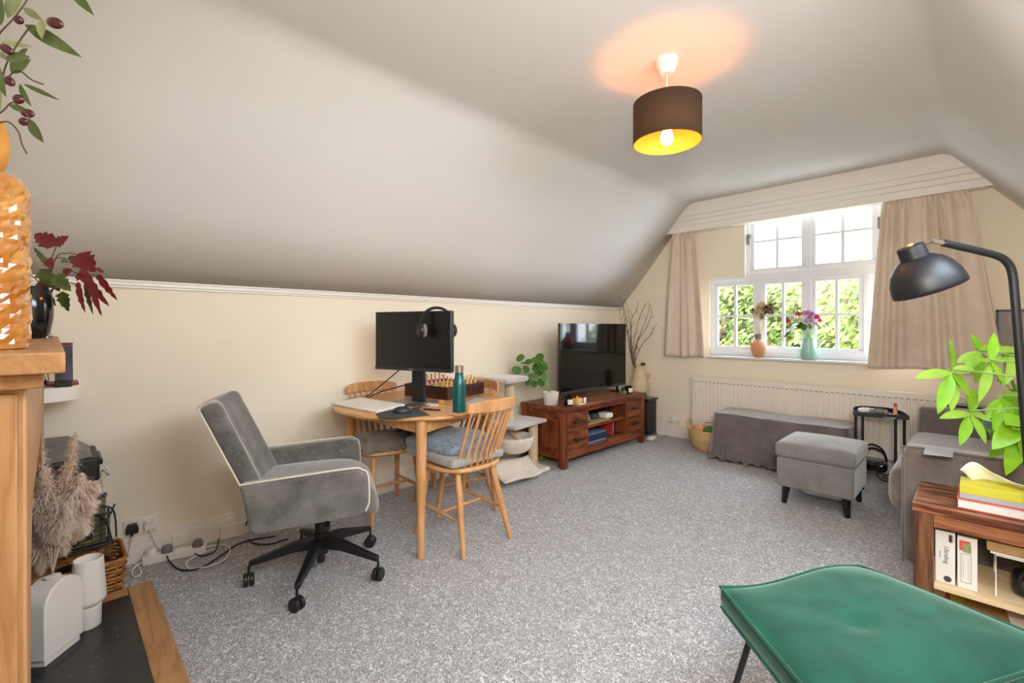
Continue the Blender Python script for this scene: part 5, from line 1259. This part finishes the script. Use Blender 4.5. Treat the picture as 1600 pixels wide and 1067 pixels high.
cable('tangled black cables on the carpet under the tray table', [fl(1352, 738), fl(1372, 732), fl(1392, 738), fl(1380, 745), fl(1400, 750), fl(1412, 742), fl(1395, 733), fl(1370, 740), fl(1385, 752), fl(1404, 744)], .0045, 'black')
# vases on the sill
def onsill(px, z=.9305, y=4.905): q = ony(px, 500, y); return Vector((q.x, y, z))
v1 = thing('peach_vase', 'peach terracotta vase with a grey neck on the window sill', 'vase', onsill(1185, y=4.915))
MB().lathe([(0, 0), (.035, 0), (.040, .004), (.062, .05), (.073, .095), (.068, .135), (.048, .165), (.036, .175)], 40).build('body', 'terra', v1)
MB().lathe([(.0365, .1755), (.0345, .20), (.036, .228), (.032, .228), (.030, .18), (0, .178)], 32).build('neck', 'greyneck', v1)
dh = -RT; mb = MB(); mb.tube(curve_pts([dh*.034+Vector((0, 0, .205)), dh*.065+Vector((0, 0, .20)), dh*.082+Vector((0, 0, .17)), dh*.078+Vector((0, 0, .14)), dh*.069+Vector((0, 0, .115))], 5), .0055, 8); mb.build('handle', 'greyneck', v1)
DV = 4.3; d1 = thing('dried_flowers', 'dried cream and brown flowers in the peach vase', 'flowers', v1.location+Vector((0, 0, .2)))
r1 = v1.location+Vector((0, 0, .21)); dv = (v1.location-CAM).dot(FW)
stm = MB()
for i, (px, py, rr, m_) in enumerate(((1187, 482, 9, 'driedf'), (1192, 478, 9, 'driedf'), (1181, 490, 8, 'driedf'), (1198, 484, 9, 'driedbrown'), (1204, 479, 7, 'driedbrown'), (1206, 487, 6, 'driedbrown'), (1176, 486, 5, 'slate'), (1190, 495, 7, 'olive_leaf_pale'))):
    p = atd(px, py, dv+random.uniform(-.03, .03)); s_ = 1.3*rr*dv/F/1.15; mb = MB()
    for k in range(70):
        d = Vector((random.gauss(0, 1), random.gauss(0, 1), random.gauss(.3, 1))).normalized(); leaf_mesh(mb, p, p+d*s_*random.uniform(.7, 1.1), (0, 0, 1), s_*.3, n=2)
    mb.build('flower_head', m_, d1, world=True, smooth=0)
    stm.tube(curve_pts([r1-Vector((0, 0, .03)), r1.lerp(p, .5)+Vector((0, 0, -.01)), p], 4), .002, 5)
stm.build('stem', 'driedf', d1, world=True)
v2 = thing('mint_jug', 'mint green jug on the window sill holding bright flowers', 'jug', onsill(1263, y=4.91))
MB().lathe([(0, 0), (.050, 0), (.056, .004), (.067, .04), (.068, .075), (.058, .125), (.050, .165), (.052, .195), (.047, .196), (.045, .16), (0, .15)], 40).build('body', 'mint', v2)
dh = RT; mb = MB(); mb.tube(curve_pts([dh*.050+Vector((0, 0, .180)), dh*.085+Vector((0, 0, .185)), dh*.102+Vector((0, 0, .155)), dh*.092+Vector((0, 0, .115)), dh*.062+Vector((0, 0, .085))], 5), .0055, 8); mb.build('handle', 'mint_d', v2)
mb = MB(); mb.add([(-.045, -.02, .19), (-.045, .02, .19), (-.075, 0, .20), (-.048, 0, .15)], [(0, 1, 2), (0, 2, 3), (1, 3, 2), (0, 3, 1)]); mb.build('spout', 'mint', v2)
f2 = thing('flower_bouquet', 'bunch of pink, magenta and cream flowers in the mint jug', 'flowers', v2.location+Vector((0, 0, .19)))
dv = (v2.location-CAM).dot(FW); r2 = v2.location+Vector((0, 0, .17)); stm = MB()
for i, (px, py, rr, m_) in enumerate(((1232, 503, 6, 'coral'), (1247, 492, 7, 'magenta'), (1243, 501, 8, 'creamf'), (1252, 500, 8, 'creamf'), (1256, 491, 8, 'pinkf'), (1263, 489, 8, 'lilacf'), (1266, 496, 8, 'pinkf'), (1260, 503, 8, 'lilacf'), (1270, 491, 7, 'lilacf'), (1276, 497, 8, 'magenta'), (1281, 502, 6, 'magenta'), (1273, 505, 6, 'coral'), (1268, 503, 8, 'lilacf'))):
    p = atd(px, py, dv+random.uniform(-.05, .03)); s_ = rr*dv/F/1.1; mb = MB()
    for k in range(36):
        a = k*2.4; ph_ = .2+1.3*k/36; d = Vector((math.cos(a)*math.sin(ph_), math.sin(a)*math.sin(ph_), math.cos(ph_)-.1)); leaf_mesh(mb, p-Vector((0, 0, s_*.3)), p+d*s_, (0, 0, 1), s_*.7, n=3, fold=.3)
    mb.build('blossom', m_, f2, world=True, smooth=60); stm.tube([r2, r2.lerp(p, .6), p], .0025, 5)
stm.build('stem', 'stem_g', f2, world=True)
for (a, b, w_) in (((1245, 510), (1228, 520), 12), ((1250, 505), (1235, 512), 12), ((1272, 505), (1282, 514), 14), ((1252, 503), (1248, 514), 12), ((1262, 505), (1266, 516), 12), ((1236, 515), (1226, 528), 8), ((1256, 506), (1256, 517), 10)):
    lm = MB(); leaf_mesh(lm, atd(*a, dv-.03), atd(*b, dv-.05), (0, 0, 1), w_*dv/F, n=5); lm.build('leaf', 'pilea', f2, world=True, smooth=60)
# ================================================================== SOFA (faces the left wall)
so = thing('sofa', 'grey two-seat sofa along the right wall facing the room', 'sofa', (.2, 3.75, 0))
def rb(name, x0, x1, y0, y1, z0, z1, r, mat='sofa_grey', crown=0, parent=None, n=8, world=True):
    mb = MB(); mb.rbox(((x0+x1)/2, (y0+y1)/2, (z0+z1)/2), (x1-x0, y1-y0, z1-z0), r, crown=crown, n=n); return mb.build(name, mat, parent or so, world=True, smooth=70)
rb('armrest', -.262, .70, 2.965, 3.135, .07, .635, .03); rb('armrest', -.31, .70, 4.42, 4.575, .07, .655, .03)
rb('seat_base', -.21, .50, 3.137, 4.418, .09, .30, .03)
rb('seat_cushion', -.345, .50, 3.14, 4.415, .25, .485, .07, crown=.015)
rb('backrest', .505, .715, 3.137, 4.418, .09, .80, .05)
rb('back_cushion', .34, .505, 3.16, 4.40, .49, .80, .06, crown=.0)
mb = MB(); mb.tube(curve_pts([(-.264, 2.975, .07), (-.266, 2.975, .35), (-.264, 2.975, .60), (-.24, 2.975, .637), (.1, 2.975, .637), (.65, 2.975, .637)], 6), .005, 8); mb.build('piping', 'sofa_grey', so, world=True)
for (x, y) in ((-.17, 3.03), (-.2, 4.5), (.62, 3.03), (.62, 4.5)): MB().cyl((x, y, .001), (x, y, .072), .02, n=12).build('foot', 'blackm', so, world=True)
mb = MB()
mb.grid(lambda u, v: Vector((-.27+.62*u, 3.15+.42*v+.03*math.sin(5*u), .507+.010*math.sin(18*v+4*u)*(1-v)+.006*math.sin(30*u+9*v))), 30, 14)
tag(mb.build('sofa_throw', 'cush_grey', solid=.008, smooth=80), 'pale grey folded throw lying on the near half of the sofa seat', 'throw')
quad_prism('tray_book', 'slim grey rectangular case lying on the near sofa armrest', 'case', [(1443, 706), (1489, 711), (1492, 704), (1446, 698)], .6375, .012, 'pale_grey')
quad_prism('remote', 'black remote control lying on the far sofa armrest', 'remote', [(1478, 632), (1536, 637), (1541, 633), (1484, 629)], .658, .014, 'gloss_black')
mb = MB(); Xc = TR((.14, 3.50, .66)) @ rot('Y', 62) @ rot('X', 12); mb.rbox((0, 0, 0), (.30, .36, .10), .03, crown=.03, n=8); mb.v = [tuple(Xc @ Vector(v)) for v in mb.v]
tag(mb.build('scatter_cushion', 'teal_c', smooth=70), 'teal scatter cushion on the sofa behind the plant', 'cushion')
# ================================================================== ROSEWOOD SHELF UNIT
UX0, UX1, UY0, UY1, UZ = -.195, .70, 2.51, 2.90, .5
un = thing('shelf_unit', 'low rosewood open shelf unit standing against the sofa arm', 'shelf unit', ((UX0+UX1)/2, (UY0+UY1)/2, 0))
MB().box((UX0, UY0, .47), (UX1, UY1, UZ)).build('top', 'rose', un, world=True, bevel=.002)
for (x0, x1) in ((UX0+.004, UX0+.064), (UX1-.064, UX1-.004)):
    for (y0, y1) in ((UY0+.004, UY0+.064), (UY1-.064, UY1-.004)): MB().box((x0, y0, .001), (x1, y1, .4695)).build('leg', 'rose_v', un, world=True, bevel=.002)
MB().box((UX0+.065, UY0+.012, .415), (UX1-.065, UY0+.034, .4695)).build('apron', 'rose', un, world=True, bevel=.001)
MB().box((UX0+.006, UY0+.065, .415), (UX0+.03, UY1-.065, .4695)).build('apron', 'rose', un, world=True, bevel=.001)
for (z, nm) in ((.185, 'shelf'), (.035, 'bottom_shelf')): MB().box((UX0+.03, UY0+.065, z-.018), (UX1-.03, UY1-.02, z)).build(nm, 'ply', un, world=True, bevel=.001); MB().box((UX0+.065, UY0+.02, z-.02), (UX1-.065, UY0+.0645, z)).build('shelf_lip', 'ply', un, world=True, bevel=.001)
def magbox(x0, x1, h, label):
    t = thing('magazine_box', label, 'box', ((x0+x1)/2, UY0+.09, .1855)); MB().box((x0, UY0+.055, .1858), (x1, UY0+.33, h)).build('box', 'paper', t, world=True, bevel=.0015); return t
m1 = magbox(-.127, -.068, .395, 'white cardboard box with script lettering, leftmost on the shelf')
XF = lambda x, z, rz=0: frame_matrix((x, UY0+.0545, z), (0, -1, 0), (1, 0, 0)) @ rot('Z', rz)
text_part('lettering', 'Ultrafing', .020, m1, 'slate', XF(-.094, .30, -90)); text_part('small_lettering', 'ink refill', .008, m1, 'pvc_grey', XF(-.112, .30, -90))
mb = MB(); mb.lathe([(.007, 0), (.012, 0), (.012, .0006), (.007, .0006)], 24, X=XF(-.090, .205)); mb.build('round_emblem', 'slate', m1, world=True)
MB().box((-.086, UY0+.0538, .355), (-.078, UY0+.0548, .385)).build('flag_mark', 'dkblue', m1, world=True, smooth=0); MB().box((-.0775, UY0+.0538, .355), (-.075, UY0+.0548, .385)).build('flag_stripe', 'red', m1, world=True, smooth=0)
m2 = magbox(-.062, -.005, .390, 'white cardboard box with a red picture label, second on the shelf')
MB().box((-.056, UY0+.0538, .335), (-.024, UY0+.0548, .375)).build('picture_label', 'coral', m2, world=True, smooth=0); MB().box((-.046, UY0+.0530, .330), (-.022, UY0+.0537, .365)).build('picture_label', 'olive_leaf_pale', m2, world=True, smooth=0)
mb = MB()
for (a, b, c, d) in ((-.052, -.022, .210, .2115), (-.052, -.022, .322, .3235), (-.052, -.0508, .21, .3235), (-.0232, -.022, .21, .3235), (-.045, -.0442, .225, .31), (-.031, -.0302, .225, .31)): mb.box((a, UY0+.0538, c), (b, UY0+.0548, d))
mb.build('line_box', 'pvc_grey', m2, world=True, smooth=0)
wk = thing('wire_shelf_insert', 'white wire riser on the shelf carrying tan folders', 'rack', (.2, UY0+.2, .1855)); mb = MB()
for y in (UY0+.07, UY0+.32):
    mb.tube([(.045, y, .1862), (.045, y, .345), (.52, y, .345), (.52, y, .1862)], .0035, 6)
for k in range(12): x = .05+.042*k; mb.cyl((x, UY0+.07, .3455), (x, UY0+.32, .3455), .0022, n=6)
mb.build('wires', 'plastic_w', wk, world=True)
tag(MB().box((.03, UY0+.06, .350), (.55, UY0+.33, .362)).build('white_board', 'paper', bevel=.001), 'white board lying on the wire riser under the folders', 'board')
tag(MB().box((.02, UY0+.05, .3625), (.55, UY0+.32, .400)).build('folder_stack', 'tan_paper', bevel=.003), 'tan card folder lying on the white board in the shelf unit', 'folder')
mb = MB(); mb.rbox((.21, UY0+.18, .225), (.24, .15, .075), .03, n=5); 
cmh = thing('camera_strap_bag', 'black bag with white clips under the wire riser', 'bag', (.21, UY0+.18, .186)); mb.build('bag', 'black', cmh, world=True)
for x in (.12, .20): MB().box((x, UY0+.098, .200), (x+.04, UY0+.103, .225)).build('clip', 'paper', cmh, world=True, bevel=.001)
mb = MB(); mb.tube(curve_pts([(.11, UY0+.12, .22), (.12, UY0+.10, .29), (.2, UY0+.09, .315), (.29, UY0+.10, .29), (.31, UY0+.12, .23)], 6), .006, 8); mb.build('strap', 'blackm', cmh, world=True)
tag(MB().rbox((.40, UY0+.17, .235), (.12, .16, .095), .03, crown=.01, n=4).build('white_pouch', 'cream_plush'), 'cream soft pouch right of the black bag on the shelf', 'pouch')
for k, (x0, x1, z0, m_, rz_, lb_, nm) in enumerate(((-.10, .20, .036, 'paper', 3, 'white magazine at the bottom of the lowest shelf pile', 'magazine'), (-.11, .17, .046, 'red', -4, 'red magazine in the lowest shelf pile', 'magazine'), (-.08, .24, .056, 'yellow', 6, 'yellow magazine in the lowest shelf pile', 'magazine'), (-.05, .28, .066, 'tan_paper', -3, 'tan magazine on top of the lowest shelf pile', 'magazine'), (.08, .45, .077, 'paper', 4, 'white papers sliding off the lowest shelf pile', 'papers'))):
    X = TR(((x0+x1)/2, UY0+.17, z0)) @ rot('Z', rz_); mb = MB(); mb.box((-(x1-x0)/2, -.125, 0), ((x1-x0)/2, .125, .009), X); tag(mb.build(nm, m_, bevel=.001), lb_, nm)
# on top: book, tissue box
bo = thing('hardback_book', 'cream hardback book with a red cover lying on the shelf unit', 'book', (.17, 2.68, .5005))
MB().box((-.060, 2.565, .5045), (.33, 2.80, .537)).build('pages', 'paper', bo, world=True, bevel=.001); MB().box((-.063, 2.562, .5005), (.333, 2.80, .504)).build('cover', 'red', bo, world=True); MB().box((-.063, 2.562, .5375), (.333, 2.80, .541)).build('cover', 'coral', bo, world=True)
tsb = thing('tissue_box', 'yellow and grey tissue box on top of the cream book', 'tissue box', (.1, 2.65, .5415))
MB().box((-.055, 2.572, .5415), (.20, 2.705, .561)).build('lower_band', 'pale_grey', tsb, world=True, bevel=.001)
MB().box((-.055, 2.572, .5615), (.20, 2.705, .598)).build('box', 'yellow', tsb, world=True, bevel=.001)
tsu = MB()
def tf(u, v):
    x = -.02+.20*u; y = 2.64+.03*math.sin(5*u)+.05*(v-.5); z = .598 + (1-v)*(.070*math.exp(-((u-.16)/.22)**2)+.030*math.exp(-((u-.6)/.4)**2)) + .003*math.sin(17*u+5*v)
    return Vector((x-.035*(1-v)*(1-u), y, z))
tsu.grid(tf, 26, 8); tsu.build('tissue', 'tissue', tsb, world=True, smooth=40, solid=.002)
# ================================================================== PACHIRA PLANT on the unit
pc = thing('plant_pot', 'grey ceramic pot on the right end of the rosewood shelf unit', 'pot', (.52, 2.71, .5005))
MB().lathe([(0, 0), (.07, 0), (.075, .005), (.095, .15), (.088, .152), (.082, .13), (0, .125)], 36).build('pot', 'pale_grey', pc)
pa = thing('money_tree_plant', 'bright green plant with hand-shaped leaves beside the floor lamp', 'plant', (.52, 2.71, .63))
rt_ = Vector((.52, 2.71, .63)); tk = MB()
DPp = 1.95
cl_ = [((1487, 581), .0, [(1488, 529), (1430, 588), (1468, 646), (1491, 644), (1520, 620), (1524, 575)], 20),
       ((1532, 550), .10, [(1519, 521), (1494, 566), (1567, 537), (1527, 600), (1571, 600), (1508, 580)], 17),
       ((1548, 565), -.05, [(1556, 518), (1580, 560), (1574, 603), (1532, 630), (1530, 560)], 14),
       ((1516, 645), .0, [(1471, 650), (1502, 696), (1545, 694), (1553, 657), (1524, 606), (1512, 618)], 16),
       ((1566, 622), .05, [(1540, 655), (1555, 672), (1553, 690), (1590, 615), (1585, 650), (1570, 640)], 16),
       ((1600, 655), -.1, [(1552, 700), (1577, 745), (1606, 720), (1640, 700), (1585, 668), (1630, 640), (1575, 660)], 28),
       ((1590, 545), .05, [(1570, 560), (1575, 600), (1598, 570), (1610, 530), (1560, 548)], 16),
       ((1584, 612), .12, [(1560, 592), (1566, 640), (1592, 655), (1606, 600), (1578, 580)], 15),
       ((1575, 690), .08, [(1545, 668), (1548, 712), (1585, 730), (1600, 690), (1570, 655)], 17),
       ((1640, 600), 0, [(1600, 620), (1620, 660), (1670, 640), (1650, 560), (1610, 580)], 20)]
for (c, dd, tips_, w_) in cl_:
    C = atd(c[0], c[1], DPp+dd)
    tk.tube(curve_pts([rt_+Vector((0, 0, .0)), rt_+Vector((0, 0, .15)), rt_.lerp(C, .6)+Vector((.02, 0, .13)), C+Vector((0, 0, .01)), C], 5), .0035, 6)
    for (x, y) in tips_:
        T_ = atd(x, y, DPp+dd+random.uniform(-.07, .03)); lm = MB(); leaf_mesh(lm, C, T_, -FW*.6+Vector((0, 0, .8)), w_*1.25*DPp/F/1.25, n=9, fold=.16, droop=.12, shape=lambda u: math.sin(PI*u**.9)**.85)
        lm.build('leaflet', random.choice(['lime', 'lime', 'lime2']), pa, world=True, smooth=60)
tk.tube([rt_+Vector((0, 0, -.0)), rt_+Vector((0, 0, .16))], .012, 8); tk.build('stem', 'stem_g', pa, world=True)
# ================================================================== FLOOR LAMP
DL = 1.62; fo = onz(1637, 1060, 0)
fl_ = thing('floor_lamp', 'black floor lamp with a dome shade reaching in from the right', 'lamp', (fo.x, fo.y, 0))
MB().lathe([(0, 0.001), (.13, .001), (.135, .006), (.13, .018), (.02, .022), (0, .022)], 48).build('base', 'blackm', fl_)
pole = [Vector((fo.x, fo.y, .0225)), atd(1608, 740, DL), atd(1597, 600, DL), atd(1585, 455, DL), atd(1581, 424, DL), atd(1572, 408, DL), atd(1556, 399, DL), atd(1520, 390, DL), atd(1474, 379.5, DL)]
mb = MB(); mb.tube(pole[:4]+curve_pts(pole[3:8], 5)[1:]+[pole[8]], .0125, 16); mb.build('pole', 'blackm', fl_, world=True)
mb = MB(); mb.tube([atd(1474, 379.5, DL), atd(1455, 375.5, DL)], .009, 12); mb.tube([atd(1458, 376, DL), atd(1448, 380, DL-.01), atd(1440, 384, DL-.02)], .005, 8); mb.build('joint', 'chrome', fl_, world=True)['label'] = 'chrome swivel joint'
rim = atd(1452.5, 452, DL-.02); axd = (Vector((0, 0, 1))-RT*.42+FW*.05).normalized(); Xl = frame_matrix(rim, axd, (1, 0, 0))
pr_ = [(.104, 0), (.104, .015), (.099, .045), (.087, .075), (.068, .100), (.046, .116), (.040, .118)]
mb = MB(); mb.lathe(pr_, 64, X=Xl); mb.f = [f for f in mb.f if len(f) == 4]; shd = mb.build('shade', 'blackm', fl_, world=True, solid=.0015)
mb = MB(); mb.lathe([(r-.003, z) for r, z in pr_], 48, X=Xl); mb.f = [f for f in mb.f if len(f) == 4]; mb.build('shade_lining', 'ceram_w', fl_, world=True)
mb = MB(); mb.lathe([(.0405, .1185), (.039, .160), (.036, .163), (.0, .163)], 40, X=Xl); mb.build('collar', 'blackm', fl_, world=True)
mb = MB(); mb.lathe([(0, .164), (.012, .164), (.011, .171), (0, .172)], 20, X=Xl); mb.build('top_nut', 'gold', fl_, world=True)
# ================================================================== GREEN VELVET FOOTSTOOL (foreground)
A_ = Vector((-.535, 1.398)); B_ = Vector((-.265, 1.838)); u_ = (B_-A_).normalized(); v_ = Vector((u_.y, -u_.x))
gs = thing('velvet_footstool', 'green velvet stool on thin black legs in the foreground', 'stool', (*((A_+B_)/2+v_*.22), 0))
Lw = (B_-A_).length; Dp = .455; SZ = .452
def seat_pt(s_, d, z=0):   # s_ 0..1 along AB, d 0..1 towards CD
    hw = Lw/2 + (.085)*d; c = (A_+B_)/2 + v_*Dp*d + u_*((s_-.5)*2*hw)
    zz = SZ + .012*math.sin(PI*2*(s_-.5))*(1-d) + .018*(2*s_-1)*d
    return Vector((c.x, c.y, zz+z))
mb = MB(); N = 30
def topf(u, v):
    e = (max(0, 1-(2*u-1)**4)*max(0, 1-(2*v-1)**4)); q = seat_pt(u, v, .030*e**.6)
    dent = .012*math.exp(-((u-.42)**2+(v-.55)**2)*260); cr = .004*noise.noise(Vector((u*6, v*6, 3)))
    q.z -= dent-cr*e; return q
mb.grid(topf, N, N); k0 = len(mb.v)
per = [(i/N, 0) for i in range(N)]+[(1, i/N) for i in range(N)]+[(1-i/N, 1) for i in range(N)]+[(0, 1-i/N) for i in range(N)]
def inward(s_, d, f): return (.5+(s_-.5)*(1-f), .5+(d-.5)*(1-f))
rings = [(0, 0), (-.004, -.006), (-.006, -.03), (.0, -.052), (.03, -.062)]
for (f, dz) in rings: mb.v += [tuple(seat_pt(*inward(s_, d, f), dz)) for s_, d in per]
n = len(per)
for j in range(len(rings)-1):
    for k in range(n): mb.f.append((k0+j*n+k, k0+(j+1)*n+k, k0+(j+1)*n+(k+1) % n, k0+j*n+(k+1) % n))
mb.f.append(tuple(k0+(len(rings)-1)*n+k for k in range(n)))
mb.build('cushion', 'velvet', gs, world=True, smooth=75)
mb = MB(); mb.tube([seat_pt(*inward(s_, d, -.006), .002) for s_, d in per], .0055, 8, closed=True); mb.build('top_piping', 'velvet', gs, world=True)
mb = MB(); mb.tube([seat_pt(*inward(s_, d, -.002), -.056) for s_, d in per], .0045, 8, closed=True); mb.build('bottom_piping', 'velvet', gs, world=True)
MB().prism([tuple(seat_pt(*q)[:2]) for q in ((.12, .12), (.88, .12), (.88, .88), (.12, .88))], SZ-.085, SZ-.067).build('frame', 'blackm', gs, world=True)
for (s_, d) in ((.1, .18), (.9, .18), (.1, .85), (.9, .85)):
    a = seat_pt(s_, d, -.066); o = seat_pt(.5+(s_-.5)*1.45, .5+(d-.5)*1.35); b = Vector((o.x, o.y, .001)); mb = MB(); mb.cyl(a, b, .0085, .0075, n=12); mb.build('leg', 'blackm', gs, world=True)
# skirting power: nothing else
